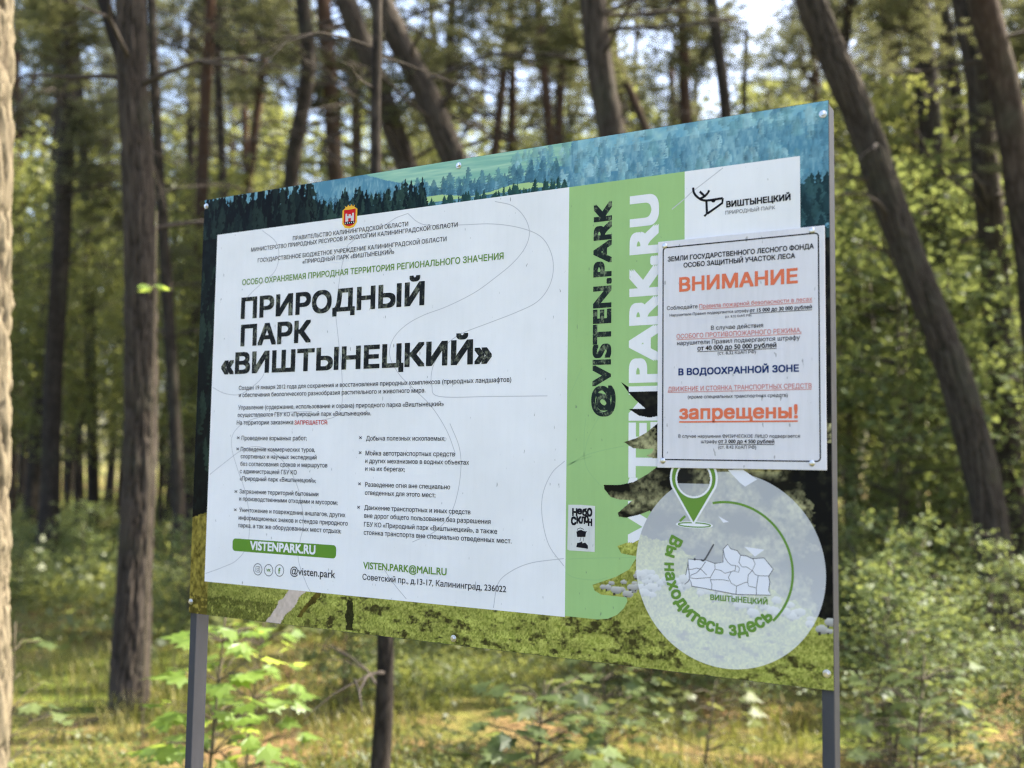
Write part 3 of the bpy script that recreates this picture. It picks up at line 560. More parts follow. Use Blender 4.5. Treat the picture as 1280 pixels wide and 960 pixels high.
# meadow
mtop = np.where(uu < .1, .235, np.where(uu < 1.02, .30, np.where(uu < 1.14, .245, np.clip(.255 - .40 * (uu - 1.14), .118, 1)))) + .035 * (n2 - .5) + .02 * (n1 - .5)
md = vv < mtop
clod = np.clip((fbm(uu * 46, vv * 85, 9, 4) - .53) * 8, 0, 1) * (vv < .085) * np.clip((uu - .30) * 12, 0, 1)
n5 = fbm(uu * 330, vv * 300, 15, 3)
gr = lerp(L3((96, 104, 34)), L3((206, 204, 112)), np.clip((n5 - .18) * 1.2 * (.55 + .8 * n2), 0, 1))
gr = lerp(gr, L3((140, 152, 62)), np.clip((n2 - .4) * 2, 0, 1) * .45)
n6 = fbm(uu * 22, vv * 75, 21, 3); gr = gr * (.62 + .8 * n6)[..., None]
gr = gr * (1 - .45 * np.clip((.35 - uu) / .35, 0, 1) * (vv < .1))[..., None] + 0
gr = lerp(gr, L3((46, 40, 24)), clod * np.clip((n3 - .1) * 2, 0, 1) * .92)
INK[md] = gr[md]
lf = (uu < .06) & md; INK[lf] = (lerp(L3((74, 66, 24)), L3((156, 142, 66)), np.clip(n3 * 1.5 - .25, 0, 1)))[lf]
dg = (uu < .30) & (vv < .045 + .02 * (n2 - .5)) & (n3 < .62); INK[dg] *= .5
pc = .285 + .9 * (vv - .02); pa = (np.abs(uu - pc - .02 * (n2 - .5)) < .016 + .016 * n1) & (vv < .082); INK[pa] = (lerp(L3((176, 160, 146)), L3((212, 196, 186)), n3))[pa]
sd = (np.abs(uu - pc - .050 - .02 * n2) < .004 + .016 * n1 * n5) & (vv > .02) & (vv < .09); INK[sd] = (lerp(L3((40, 36, 18)), L3((110, 96, 40)), n3))[sd]
bp = (np.abs(uu - .484 - .012 * (n2 - .5)) < .004 + .011 * n1) & (vv < .050 + .03 * n2) & (vv > .004); INK[bp] = (lerp(L3((14, 16, 10)), L3((62, 62, 34)), n5))[bp]
# sheep along the meadow's edge
for k in range(84):
    if k < 26: cu, cv = 1.06 + .13 * pr.random(), .128 + .03 * pr.random()
    else:
        cu = 1.15 + .35 * pr.random(); cv = .170 - .060 * (cu - 1.15) / .35 + .007 * pr.normal()
    rr = .0040 + .0035 * pr.random(); m = ((uu - cu) / 1.5) ** 2 + (vv - cv) ** 2 < rr * rr
    INK[m] = (lerp(L3((120, 118, 112)), L3((196, 194, 190)), np.clip((vv - cv) / rr * .5 + .55, 0, 1)))[m]
    m = (np.abs(uu - cu + rr * .6) < rr * .3) & (np.abs(vv - cv + rr) < rr * .35); INK[m] = L3((60, 56, 50))
INK = np.clip(INK, 0.003, .85)

def ink_at(u, v):
    i = np.clip((u * 1000).astype(int), 0, NU - 1); j = np.clip((v * 1000).astype(int), 0, NV - 1); return INK[j, i]
def print_sheet(name, u0, u1, v0, v1, step, n_off, parent, mask=None, colour=None, mat=None):
    """a sheet of the print: grid in the board's plane, coloured per vertex"""
    a = np.linspace(u0, u1, int(round((u1 - u0) / step)) + 1); b = np.linspace(v0, v1, int(round((v1 - v0) / step)) + 1)
    U, Vv = np.meshgrid(a, b); ny_, nx_ = U.shape
    V = np.stack([U, np.full_like(U, -n_off), Vv + BOARD_Z], -1).reshape(-1, 3)
    id_ = np.arange(nx_ * ny_).reshape(ny_, nx_)
    F = np.stack([id_[:-1, :-1], id_[:-1, 1:], id_[1:, 1:], id_[1:, :-1]], -1).reshape(-1, 4)
    uc = U.reshape(-1)[F].mean(1); vc = Vv.reshape(-1)[F].mean(1)
    if mask is not None: F = F[mask(uc, vc)]
    c = ink_at(U.reshape(-1), Vv.reshape(-1))
    if colour is not None: c = colour(c, U.reshape(-1), Vv.reshape(-1))
    used = np.unique(F); re = np.full(len(V), -1); re[used] = np.arange(len(used))
    return part(name, V[used], re[F], mat or M['print'], parent, col=c[used])

# ------------------------------------------------------------------ the information board
BO = empty('information_board', (0.75, 0.022, 0.0), 'large park information board with printed landscape on two grey metal posts', 'information board')
def W3(u, v, n=0.0): return (u, -n, v + BOARD_Z)
def flat(name, polys, n, mat, parent):
    """flat ink shapes, each polygon a list of (u, v)"""
    V = []; F = []
    for P in polys:
        o = len(V); V += [W3(u, v, n) for u, v in P]
        for t in tessellate_polygon([[Vector((u, v, 0)) for u, v in P]]):
            a, b, c = (P[i] for i in t); s = (b[0] - a[0]) * (c[1] - a[1]) - (b[1] - a[1]) * (c[0] - a[0])
            F.append([o + i for i in (t if s > 0 else t[::-1])])
    return part(name, V, F, mat, parent)
def ribbon(P, w, closed=False):
    """polyline -> list of quads (as polygons) of width w"""
    P = [np.array(p, dtype=float) for p in P]; n = len(P); L = []; R_ = []
    for i in range(n):
        a = P[i - 1] if (i > 0 or closed) else P[i]; b = P[(i + 1) % n] if (i < n - 1 or closed) else P[i]
        d = b - a; d = d / max(1e-9, np.linalg.norm(d)); s = np.array([-d[1], d[0]]) * w / 2
        L.append(tuple(P[i] + s)); R_.append(tuple(P[i] - s))
    m = n if closed else n - 1
    return [[R_[i], R_[(i + 1) % n], L[(i + 1) % n], L[i]] for i in range(m)]
def smooth2(P, k=6): return [tuple(q) for q in smooth_path([(p[0], p[1], 0) for p in P], k)]
def smooth_uv(P, k=6): return [(q[0], q[1]) for q in smooth_path([(p[0], p[1], 0) for p in P], k)]
def ring(c, r, n=48, a0=0, a1=2 * math.pi): return [(c[0] + r * math.cos(a0 + (a1 - a0) * i / n), c[1] + r * math.sin(a0 + (a1 - a0) * i / n)) for i in range(n + 1)]
def disc_poly(c, rx, ry=None, n=40): return [(c[0] + rx * math.cos(2 * math.pi * i / n), c[1] + (ry or rx) * math.sin(2 * math.pi * i / n)) for i in range(n)]

_tc = {}
def glyphs(s, res=3):
    """outline of a line of text at size 1: vertices (n,2), faces, stacking order of each vertex (overlapping strokes lie in layers)"""
    k = (s, res)
    if k in _tc: return _tc[k]
    c = bpy.data.curves.new('lettering', 'FONT'); c.body = s; c.size = 1.0
    o = bpy.data.objects.new('lettering', c); COL.objects.link(o); bpy.context.view_layer.update()
    cu_ = o.to_curve(bpy.context.evaluated_depsgraph_get(), apply_modifiers=False)
    loops = []
    for sp in cu_.splines:
        bp_ = sp.bezier_points; n = len(bp_); P = []
        for i in range(n):
            p0, h0, h1, p1 = (np.array(q[:2]) for q in (bp_[i].co, bp_[i].handle_right, bp_[(i + 1) % n].handle_left, bp_[(i + 1) % n].co))
            d = p1 - p0; L = np.linalg.norm(d)
            dev = 0 if L < 1e-9 else max(abs(d[0] * (h0 - p0)[1] - d[1] * (h0 - p0)[0]), abs(d[0] * (h1 - p0)[1] - d[1] * (h1 - p0)[0])) / L
            m = 1 if dev < 1e-3 else res + 1
            for q in range(m):
                t = q / m; P.append(p0 * (1 - t) ** 3 + h0 * 3 * t * (1 - t) ** 2 + h1 * 3 * t * t * (1 - t) + p1 * t ** 3)
        Q = [p for i, p in enumerate(P) if np.linalg.norm(p - P[i - 1]) > 1e-6]
        if len(Q) > 2:
            A = sum(Q[i - 1][0] * Q[i][1] - Q[i][0] * Q[i - 1][1] for i in range(len(Q))) / 2
            loops.append((A, Q))
    o.to_curve_clear(); bpy.data.objects.remove(o); bpy.data.curves.remove(c)
    pts = [Vector((p[0], p[1])) for _, Q in loops for p in Q]; E = []; o0 = 0
    for _, Q in loops:
        E += [(o0 + i, o0 + (i + 1) % len(Q)) for i in range(len(Q))]; o0 += len(Q)
    V, _, F = delaunay_2d_cdt(pts, E, [], 0, 1e-6)[:3]      # strokes of one letter may cross: keep what has a winding number
    V = np.array([tuple(p) for p in V]); F = np.array([f for f in F if len(f) == 3]); C = V[F].mean(1)
    A = np.array([tuple(pts[i]) for i, _ in E]); B = np.array([tuple(pts[j]) for _, j in E])
    wn = np.zeros(len(C))
    for q in range(0, len(C), 400):
        c_ = C[q:q + 400, None, :]
        left = (B[:, 0] - A[:, 0]) * (c_[..., 1] - A[:, 1]) - (c_[..., 0] - A[:, 0]) * (B[:, 1] - A[:, 1])
        up_ = (A[:, 1] <= c_[..., 1]) & (B[:, 1] > c_[..., 1]) & (left > 0); dn_ = (A[:, 1] > c_[..., 1]) & (B[:, 1] <= c_[..., 1]) & (left < 0)
        wn[q:q + 400] = up_.sum(1) - dn_.sum(1)
    F = [list(f) for f in F[wn != 0]]
    _tc[k] = (V, F, np.zeros(len(V))); return _tc[k]
class Letters:
    """ink outlines; bold weights are the outline struck several times, slightly shifted"""
    def __init__(s): s.V = []; s.N = []; s.F = []
    def line(s, txt, u, v, width, off=0.0, hs=1.0, res=3, rot=False, cap=None, under=0.0):
        co, F, Z = glyphs(txt, res)
        x0, x1 = co[:, 0].min(), co[:, 0].max(); k = width / (x1 - x0)
        ky = k * hs if cap is None else cap / 0.727
        o_ = max(0, off); k = width / (x1 - x0 + 2 * o_)
        if cap is not None: ky = cap / (0.727 + 2 * o_)
        elif hs == 1.0: ky = k
        q = np.stack([(co[:, 0] - x0 + o_) * k, (co[:, 1] + o_) * ky], -1)
        if rot: q = np.stack([-q[:, 1], q[:, 0]], -1)
        s.strike(q + np.array([u, v]), F, o_ * k, o_ * ky, Z)
        if under: s.raw(np.array([(u, v - under * 2.2), (u + width, v - under * 2.2), (u + width, v - under * 1.2), (u, v - under * 1.2)]), [[0, 1, 2, 3]])
        return ky
    def strike(s, q, F, ox, oy, Z):
        if max(ox, oy) < 1e-6: s.raw(q, F, -Z * 1.2e-5); return
        D = [(0, 0), (1, 1), (-1, 1), (1, -1), (-1, -1), (1, 0), (-1, 0), (0, 1), (0, -1)] if ox > .0004 else [(0, 0), (1, 0), (-1, 0), (0, 1), (0, -1)]
        for i, (a, b) in enumerate(D): s.raw(q + np.array([a * ox, b * oy]), F, -(i * 4 + Z) * 6e-6)
    def raw(s, q, F, dn=0.0):
        o = len(s.V); s.V += [tuple(p) for p in q]; s.N += list(np.zeros(len(q)) + dn)
        for f in F:
            P = q[f]; a = np.sum(P[:, 0] * np.roll(P[:, 1], -1) - np.roll(P[:, 0], -1) * P[:, 1])
            s.F.append([o + i for i in (f if a > 0 else f[::-1])])
    def build(s, name, n, mat, parent): return part(name, [W3(u, v, n + .0002 + d) for (u, v), d in zip(s.V, s.N)], s.F, mat, parent)

# posts, panel, bolts
for u0 in (0.0, 1.478):
    mb = MB(); mb.box((u0 + .0005, .0045, -.35), (u0 + .0215, .0445, BOARD_Z + .996))
    o = part('post', mb.V, mb.F, M['post'], BO)
    bv = o.modifiers.new('edge', 'BEVEL'); bv.width = .0022; bv.segments = 3
mb = MB(); mb.box((0, .0, BOARD_Z), (1.5, .004, BOARD_Z + 1.0))
PANEL = part('panel', mb.V, mb.F, M['panel_edge'], BO)
print_sheet('landscape_print', .0006, 1.4994, .0006, .9994, .0015, .0002, PANEL, lambda u, v: ~(((u > .052) & (u < .998) & (v > .084) & (v < .899)) | ((u > 1.2) & (u < 1.48) & (v > .37) & (v < .77))))
for (u, v) in [(.0075, .984), (1.4905, .9765), (1.4885, .027), (.0062, .0268), (.7426, .9867), (.7515, .0130)]:
    b = MB()
    def turn(prof, sides=20, n0=.0002):
        V = []; F = []
        for (r, h) in prof:
            for k in range(sides): V.append(W3(u + r * math.cos(2 * math.pi * k / sides), v + r * math.sin(2 * math.pi * k / sides), n0 + h))
        for i in range(len(prof) - 1):
            for k in range(sides): F.append((i * sides + k, i * sides + (k + 1) % sides, (i + 1) * sides + (k + 1) % sides, (i + 1) * sides + k))
        F.append(tuple((len(prof) - 1) * sides + k for k in range(sides))); return V, F
    b.add(*turn([(.0068, 0), (.0068, .0010), (.0058, .0016), (.0042, .0016)]))
    b.add(*turn([(.0042, .0014), (.0042, .0044), (.0034, .0052)], 6))
    b.add(*turn([(.0014, .0050), (.0014, .0053)], 6))
    part('bolt', b.V, b.F, M['zinc'], BO)

# printed fields
flat('text_field', [[(.0487, .0775), (1.002, .0775), (1.002, .9085), (.0487, .9085)]], .0004, M['white_ink'], PANEL)
flat('logo_field', [[(1.2397, .70), (1.4505, .70), (1.4505, .9085), (1.2397, .9085)]], .0004, M['white_ink'], PANEL)
TREE = [(1.1894, .5032)] + [tuple(p) for p in G['tree'][1:]]
edge = [(1.2397, .5032)] + TREE + [(1.19, .262)] + [tuple(p) for p in G['tree2'][:-1]]
flat('green_band', [[(1.002, .0795), (1.002, .9085), (1.2397, .9085)] + edge], .0004, M['green_ink'], PANEL)
def in_poly(P):
    P = np.array(P)
    def f(u, v):
        r = np.zeros(len(u), dtype=bool); j = len(P) - 1
        for i in range(len(P)):
            c = ((P[i, 1] > v) != (P[j, 1] > v)) & (u < (P[j, 0] - P[i, 0]) * (v - P[i, 1]) / (P[j, 1] - P[i, 1] + 1e-12) + P[i, 0]); r ^= c; j = i
        return r
    return f
inside = in_poly(edge + [(1.2397, .0795)])
print_sheet('fir_cutout_print', 1.055, 1.2397, .255, .5032, .001, .0009, PANEL, lambda u, v: inside(u, v) & (v > .256))
# contour lines
flat('contour_lines', sum([ribbon(smooth_uv(p), .0017) for p in G['lines'] + G['lines_logo']], []), .0005, M['line_ink'], PANEL)
flat('band_contour_lines', [q for q in sum([ribbon(smooth_uv(p, 10), .0016) for p in G['lines_green']], []) if 1.003 < min(a[0] for a in q) and max(a[0] for a in q) < 1.19], .0005, M['line_green'], PANEL)

# lettering
SET = {'body': (Letters(), .010, 'body_ink'), 'greenb': (Letters(), .020, 'green_text'), 'greenb2': (Letters(), .034, 'green_text'), 'head': (Letters(), .034, 'head_ink'), 'redb': (Letters(), .02, 'red_ink'),
       'whiteb': (Letters(), .034, 'letter_white'), 'blackb': (Letters(), .040, 'black_ink'), 'thin': (Letters(), -.004, 'grey_ink')}
for (s, u, v, wd_, st_) in PT:
    L_, off, _ = SET[st_]
    kw = {}
    if st_ == 'head': kw = dict(cap=.0515, res=6)
    elif st_ == 'body' and v > .8: kw = dict(cap=.0098)
    elif st_ == 'greenb' and v > .7: kw = dict(cap=.0142)
    elif s == '×': kw = dict(cap=.0105)
    L_.line(s, u, v, wd_, off, **kw)
NAMES = {'body': 'body_lettering', 'greenb': 'green_lettering', 'head': 'heading_lettering', 'redb': 'red_lettering', 'blackb': 'logo_lettering', 'thin': 'logo_caption'}
for k, nm in NAMES.items():
    SET[k][0].build(nm, .0008, M[SET[k][2]], PANEL)
# web badge
def rrect(u0, v0, u1, v1, r):
    P = []
    for (cx_, cy_, a) in ((u1 - r, v0 + r, -90), (u1 - r, v1 - r, 0), (u0 + r, v1 - r, 90), (u0 + r, v0 + r, 180)):
        P += [(cx_ + r * math.cos(math.radians(a + 15 * k)), cy_ + r * math.sin(math.radians(a + 15 * k))) for k in range(7)]
    return P
flat('web_badge', [rrect(.1352, .1540, .4436, .1828, .0085)], .0006, M['badge_green'], PANEL)
SET['whiteb'][0].build('badge_lettering', .0009, M['letter_white'], PANEL)
# three social icons
ic = []
for (u, v) in G['icons'][:3]: ic += ribbon(ring((u, v), .0128, 40)[:-1], .0016, True)
u, v = G['icons'][0]
ic += ribbon(rrect(u - .0062, v - .0062, u + .0062, v + .0062, .0022), .0011, True) + ribbon(ring((u, v), .0030, 20)[:-1], .0011, True) + [disc_poly((u + .0037, v + .0037), .0008, n=8)]
flat('icon_rings', ic, .0007, M['grey_ink'], PANEL)
lt = Letters(); u, v = G['icons'][1]; lt.line('VK', u - .0068, v - .0035, .0136, .03, cap=.0072)
u, v = G['icons'][2]; lt.line('f', u - .0034, v - .0072, .0066, .03, cap=.0142)
lt.build('icon_lettering', .0008, M['green_text'], PANEL)
# vertical addresses
lt = Letters(); lt.line('@VISTEN.PARK', 1.0935, .4570, .4150, .042, rot=True, cap=.0395, res=6); lt.build('handle_lettering', .0006, M['band_ink'], PANEL)
lt = Letters(); lt.line('VISTENPARK.RU', 1.1882, .2225, .6530, .046, rot=True, cap=.0600, res=6); lt.build('address_lettering', .0006, M['letter_white'], PANEL)
# logo: a deer's head of plain strokes
dk_ = []
for p in G['deer']: dk_ += ribbon(smooth_uv(p, 4) if len(p) > 3 else p, .0042)
dk_ += [[tuple(q) for q in G['deer_ear']]]
flat('deer_logo', dk_, .0008, M['black_ink'], PANEL)
# coat of arms
cu, cv = .4560, .9068
flat('crest_ribbon', [[(cu - .021, cv + .018), (cu - .021, cv - .012), (cu - .013, cv - .022), (cu, cv - .0245), (cu + .013, cv - .022), (cu + .021, cv - .012), (cu + .021, cv + .018), (cu + .012, cv + .024), (cu - .012, cv + .024)]], .0006, M['gold_ink'], PANEL)
flat('crest_shield', [[(cu - .0165, cv + .019), (cu - .0165, cv - .010), (cu - .010, cv - .017), (cu, cv - .0195), (cu + .010, cv - .017), (cu + .0165, cv - .010), (cu + .0165, cv + .019)]], .0007, M['crest_red'], PANEL)
flat('crest_castle', [[(cu - .012, cv - .008), (cu - .004, cv - .008), (cu - .004, cv - .001), (cu + .004, cv - .001), (cu + .004, cv - .008), (cu + .012, cv - .008), (cu + .012, cv + .010), (cu + .007, cv + .010), (cu + .007, cv + .004), (cu + .003, cv + .004), (cu + .003, cv + .008), (cu - .003, cv + .008), (cu - .003, cv + .004), (cu - .007, cv + .004), (cu - .007, cv + .010), (cu - .012, cv + .010)]], .0008, M['silver_ink'], PANEL)
flat('crest_base', [[(cu - .0145, cv - .0145), (cu + .0145, cv - .0145), (cu + .0145, cv - .0085), (cu - .0145, cv - .0085)]], .0009, M['black_ink'], PANEL)
flat('crest_studs', [disc_poly((cu - .0115 + .0058 * i, cv - .0115), .0015, n=8) for i in range(5)], .0010, M['silver_ink'], PANEL)
flat('crest_crown', [[(cu - .011, cv + .0185), (cu + .011, cv + .0185), (cu + .014, cv + .028), (cu + .008, cv + .0245), (cu + .005, cv + .030), (cu, cv + .0255), (cu - .005, cv + .030), (cu - .008, cv + .0245), (cu - .014, cv + .028)]], .0009, M['gold_ink'], PANEL)

# location circle: the picture veiled by white, arc, map, pin
DC, DR = (1.3179, .1870), .1707
flat_white = np.array(lin(232, 234, 240))
def veil(c, u, v): return c * .50 + flat_white * (.50 + .10 * np.clip((.26 - v) * 8, 0, 1))[:, None]
dsc = print_sheet('location_circle', DC[0] - DR, DC[0] + DR, DC[1] - DR, DC[1] + DR, .0012, .0010, PANEL, None, veil)
# trim the square sheet to a true circle: pull the outside vertices in, drop the outside faces
me = dsc.data
import bmesh
bm = bmesh.new(); bm.from_mesh(me); org = WL[PANEL.name]
def rad_(vt): return math.hypot(vt.co.x + org.x - DC[0], vt.co.z + org.z - BOARD_Z - DC[1])
bmesh.ops.delete(bm, geom=[f for f in bm.faces if min(rad_(q) for q in f.verts) > DR], context='FACES')
for q in bm.verts:
    r_ = rad_(q)
    if r_ > DR:
        q.co.x = DC[0] - org.x + (q.co.x + org.x - DC[0]) * DR / r_; q.co.z = DC[1] + BOARD_Z - org.z + (q.co.z + org.z - BOARD_Z - DC[1]) * DR / r_
bm.to_mesh(me); bm.free()
flat('white_cutouts', [[tuple(p) for p in G['wtri']]] + [[tuple(p) for p in q] for q in G['mtri']], .0012, M['map_white'], PANEL)
ac, ar = (1.3170, .1880), .1165
flat('circle_arc', ribbon(ring(ac, ar, 60, math.radians(102), math.radians(-45)), .0042), .0012, M['green_text'], PANEL)
flat('arc_dash', ribbon(ring(ac, ar, 8, math.radians(137), math.radians(130)), .0042), .0012, M['green_text'], PANEL)
fl = []; lines = []
mp = [tuple(p) for p in G['map']]
flat('map_area', [mp[2:7][:1] + [mp[3], mp[4], mp[5]] + mp[8:]], .0012, M['map_white'], PANEL)
ml2 = ribbon(mp[2:4] + mp[4:6], .0012) + ribbon([mp[5], mp[8], mp[9], mp[10], mp[11]], .001) + ribbon(mp[11:], .0012) + ribbon(smooth_uv([mp[0], mp[1], mp[3]], 4), .0012) + ribbon(smooth_uv([mp[5], (1.2785, .2020), mp[6]], 5), .0030)
for q in G['mlines']: ml2 += ribbon([tuple(p) for p in q], .0010)
ml2 += [disc_poly(G['mdot'][0], .0022, n=12)]
flat('map_borders', ml2, .0014, M['grey_ink'], PANEL)
SET['greenb2'][0].build('map_lettering', .0014, M['green_text'], PANEL)
def pin_shape(grow):
    c = (1.2576, .3455); r = .0410 + grow; t = .2669 - grow * 1.6
    P = []
    for k in range(33):
        a = math.radians(-22 + 224 * k / 32); P.append((c[0] + r * math.cos(a), c[1] + r * math.sin(a)))
    return P + [(c[0], t)]
flat('pin_outline', [pin_shape(.0040)], .0014, M['letter_white'], PANEL)
flat('pin_body', [pin_shape(0)], .0016, M['green_text'], PANEL)
flat('pin_ring', [disc_poly((1.2577, .3440), .0345)], .0018, M['letter_white'], PANEL)
print_sheet('pin_window', 1.2577 - .031, 1.2577 + .031, .3440 - .031, .3440 + .031, .001, .0020, PANEL, lambda u, v: np.hypot(u - 1.2577, v - .3440) < .0308, lambda c, u, v: np.where((v > .335)[:, None], c * .6 + .01, c * .4 + flat_white * .45))
flat('pin_base', [disc_poly((1.2590, .2622), .0345, .0062)], .00125, M['letter_white'], PANEL)
flat('pin_base_ring', ribbon(disc_poly((1.2590, .2622), .0300, .0038), .0022, True), .00135, M['green_text'], PANEL)
lt = Letters(); txt = 'Вы находитесь здесь'; tot = glyphs(txt, 4)[0][:, 0].max()
a0, a1 = math.radians(150), math.radians(317); rb = .1135
for i, ch in enumerate(txt):
    if ch == ' ': continue
    pos = glyphs(txt[:i + 1], 4)[0][:, 0].max(); co, F_, Z_ = glyphs(ch, 4); wch = co[:, 0].max(); pen = pos - wch
    mid_ = pen + wch / 2; a = a0 + (a1 - a0) * mid_ / tot; k = (a1 - a0) * rb / tot * .93
    x_ = (co[:, 0] - wch / 2) * k; y_ = co[:, 1] * k * 1.02
    t_ = np.array([-math.sin(a), math.cos(a)]); n_ = -np.array([math.cos(a), math.sin(a)])
    lt.strike(np.array(ac) - n_ * rb + x_[:, None] * t_ + y_[:, None] * n_, F_, k * .036, k * .036, Z_)
lt.build('circle_lettering', .0014, M['green_text'], PANEL)

# ------------------------------------------------------------------ the warning sign screwed over the board
SG = empty('warning_sign', W3(1.3405, .3630, .0025), 'white plastic forest warning sign with orange heading, screwed onto the right of the board', 'warning sign')
mb = MB(); mb.box((1.1895, -.0052, BOARD_Z + .3630), (1.4925, -.0024, BOARD_Z + .7805))
SHEET = part('sheet', mb.V, mb.F, M['plaque_white'], SG)
bv = SHEET.modifiers.new('edge', 'BEVEL'); bv.width = .0008; bv.segments = 2
nf = .0055
flat('border_line', ribbon(rrect(1.2000, .3780, 1.4820, .7683, .006), .0022, True), nf, M['black_ink'], SG)
QS = {'b': (Letters(), .032, 'black_ink', 'bold_lettering'), 'bu': (Letters(), .03, 'black_ink', 'penalty_lettering'), 'r': (Letters(), .012, 'body_ink', 'small_lettering'), 'ru': (Letters(), .014, 'faded_red', 'red_lettering'), 'o': (Letters(), .030, 'orange_ink', 'heading_lettering'),
      'n': (Letters(), .034, 'navy_ink', 'navy_lettering'), 'ou': (Letters(), .030, 'orange_ink', 'ban_lettering')}
CAPQ = {'b': .0093, 'o': .0268, 'n': .0128, 'ou': .0255}
for (s, u, v, wd_, st_) in QT:
    kw = {'cap': CAPQ[st_]} if st_ in CAPQ else {}
    if s.startswith('ДВИЖ') or s.startswith('ОСОБОГО'): kw['cap'] = .0085
    if st_ in ('bu', 'ru', 'ou'): kw['under'] = .0028 if st_ == 'ou' else .0011
    QS[st_][0].line(s, u, v, wd_, QS[st_][1], **kw)
for k, (L_, o_, m_, nm) in QS.items(): L_.build(nm, nf, M[m_], SG)
for (u, v) in [(1.2031, .7720), (1.4712, .7735), (1.4680, .3748), (1.2007, .3757)]:
    b = MB(); b.add(*turn([(.0052, 0), (.0050, .0010), (.0036, .0022), (.0016, .0026)], 16, .0053)); part('screw', b.V, b.F, M['zinc'], SG)

# ------------------------------------------------------------------ the sticker
SK = empty('sticker', W3(1.0350, .2030, .0006), 'small white sticker with black hand lettering on the green band', 'sticker')
def sk(x, y): return (1.0060 + x * .0575, .2032 + y * .0872)
flat('paper', [[sk(0, .02), sk(.07, 0), sk(1, 0), sk(1, .985), sk(.5, 1), sk(.02, .99)]], .0009, M['paper'], SK)
lt = Letters()
for (ch, x, y, w_, h_) in [('н', .18, .76, .17, .15), ('е', .37, .80, .15, .11), ('б', .55, .77, .15, .15), ('о', .72, .76, .17, .17), ('с', .14, .56, .17, .17), ('к', .34, .60, .16, .14), ('л', .50, .60, .13, .14), ('о', .64, .62, .12, .15), ('н', .76, .56, .13, .14)]:
    co, F_, Z_ = glyphs(ch, 4); q = co - co.min(0); q = q / q.max(0); lt.strike(np.array([sk(x + w_ * a_, y + h_ * b_) for a_, b_ in q]), F_, .0008, .0010, Z_)
lt.build('hand_lettering', .0011, M['black_ink'], SK)
flat('kettle_drawing', [[sk(.36, .30), sk(.66, .31), sk(.68, .40), sk(.72, .44), sk(.66, .43), sk(.58, .44), sk(.50, .46), sk(.40, .44), sk(.33, .41)], [sk(.33, .08), sk(.76, .06), sk(.75, .13), sk(.66, .19), sk(.56, .17), sk(.53, .21), sk(.48, .19), sk(.36, .17)]]
     + ribbon([sk(.37, .44), sk(.38, .48), sk(.48, .50), sk(.60, .47)], .0012) + ribbon([sk(.50, .30), sk(.48, .25), sk(.46, .21)], .0008) + ribbon([sk(.58, .30), sk(.60, .25), sk(.57, .21)], .0008), .0011, M['black_ink'], SK)

# ------------------------------------------------------------------ named trees
def pth(base_x, depth, pts): return [ground_at(base_x, depth)] + [at(x, y, depth) for x, y in pts]
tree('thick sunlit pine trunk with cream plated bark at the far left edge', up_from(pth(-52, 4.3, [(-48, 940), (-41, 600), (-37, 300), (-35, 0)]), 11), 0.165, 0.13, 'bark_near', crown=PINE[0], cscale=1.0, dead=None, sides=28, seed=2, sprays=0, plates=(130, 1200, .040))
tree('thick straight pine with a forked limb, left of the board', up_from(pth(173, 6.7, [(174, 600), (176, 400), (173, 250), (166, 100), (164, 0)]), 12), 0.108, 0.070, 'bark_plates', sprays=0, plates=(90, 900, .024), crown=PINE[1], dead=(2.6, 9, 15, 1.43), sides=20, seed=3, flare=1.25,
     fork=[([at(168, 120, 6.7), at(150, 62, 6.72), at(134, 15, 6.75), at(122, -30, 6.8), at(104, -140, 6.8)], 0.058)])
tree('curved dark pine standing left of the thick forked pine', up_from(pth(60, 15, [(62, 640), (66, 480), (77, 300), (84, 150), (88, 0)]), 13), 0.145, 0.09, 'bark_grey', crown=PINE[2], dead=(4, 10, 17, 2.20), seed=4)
curved = bpy.data.objects[[o.name for o in bpy.data.objects if o.get('label', '').startswith('curved dark pine')][0]]
for (x_, y_, s_) in ((100, 170, .17), (66, 120, .12)):
    sp_ = bpy.data.objects.new('needle_spray', PINE[0]); COL.objects.link(sp_); sp_.parent = curved
    sp_.location = at(x_, y_, 14.9) - Vector(curved.location); sp_.scale = (s_ * 1.3, s_ * 1.3, s_ * .45)
tree('thin dark tree leaning just right of the thick forked pine', up_from(pth(229, 13, [(222, 600), (208, 350), (197, 180), (190, 30)]), 10), 0.085, 0.05, 'bark_grey', crown=PINE[3], cscale=.7, dead=(3, 8, 17, 1.54), seed=5)
tree('slender dead tree with bare twigs rising close behind the board', pth(476, 4.6, [(476, 950), (482, 800), (478, 500), (470, 215), (472, 0), (474, -240), (470, -420)]), 0.042, 0.012, 'bark_grey', cat='dead tree', name='dead_tree', dead=(0.35, 4.6, 27, 0.83), sides=10, seed=6)
tree('pine leaning left behind the board, left one of the leaning pair', up_from(pth(640, 11, [(560, 350), (505, 200), (468, 90), (432, 0)]), 11), 0.145, 0.10, 'bark_plates', plates=(48, 320, .018), crown=PINE[0], dead=(4, 9, 27, 2.64), seed=7)
tree('pine leaning left behind the board, right one of the leaning pair', up_from(pth(700, 10, [(620, 330), (567, 199), (530, 112), (481, 15)]), 10), 0.15, 0.115, 'bark_plates', plates=(48, 320, .018), crown=PINE[2], dead=(4, 8, 23, 2.20), seed=8)
tree('upright pine over the coat of arms, left of the dead tree', up_from(pth(428, 14, [(424, 300), (418, 200), (411, 80), (404, 0)]), 12), 0.125, 0.08, 'bark', crown=PINE[1], dead=(4, 10, 23, 2.20), seed=9)
tree('slightly bent pine above the left half of the board top edge', up_from(pth(352, 13, [(362, 260), (376, 150), (386, 80), (378, 0)]), 11), 0.12, 0.075, 'bark_grey', crown=PINE[3], dead=(4, 9, 23, 2.42), seed=10)
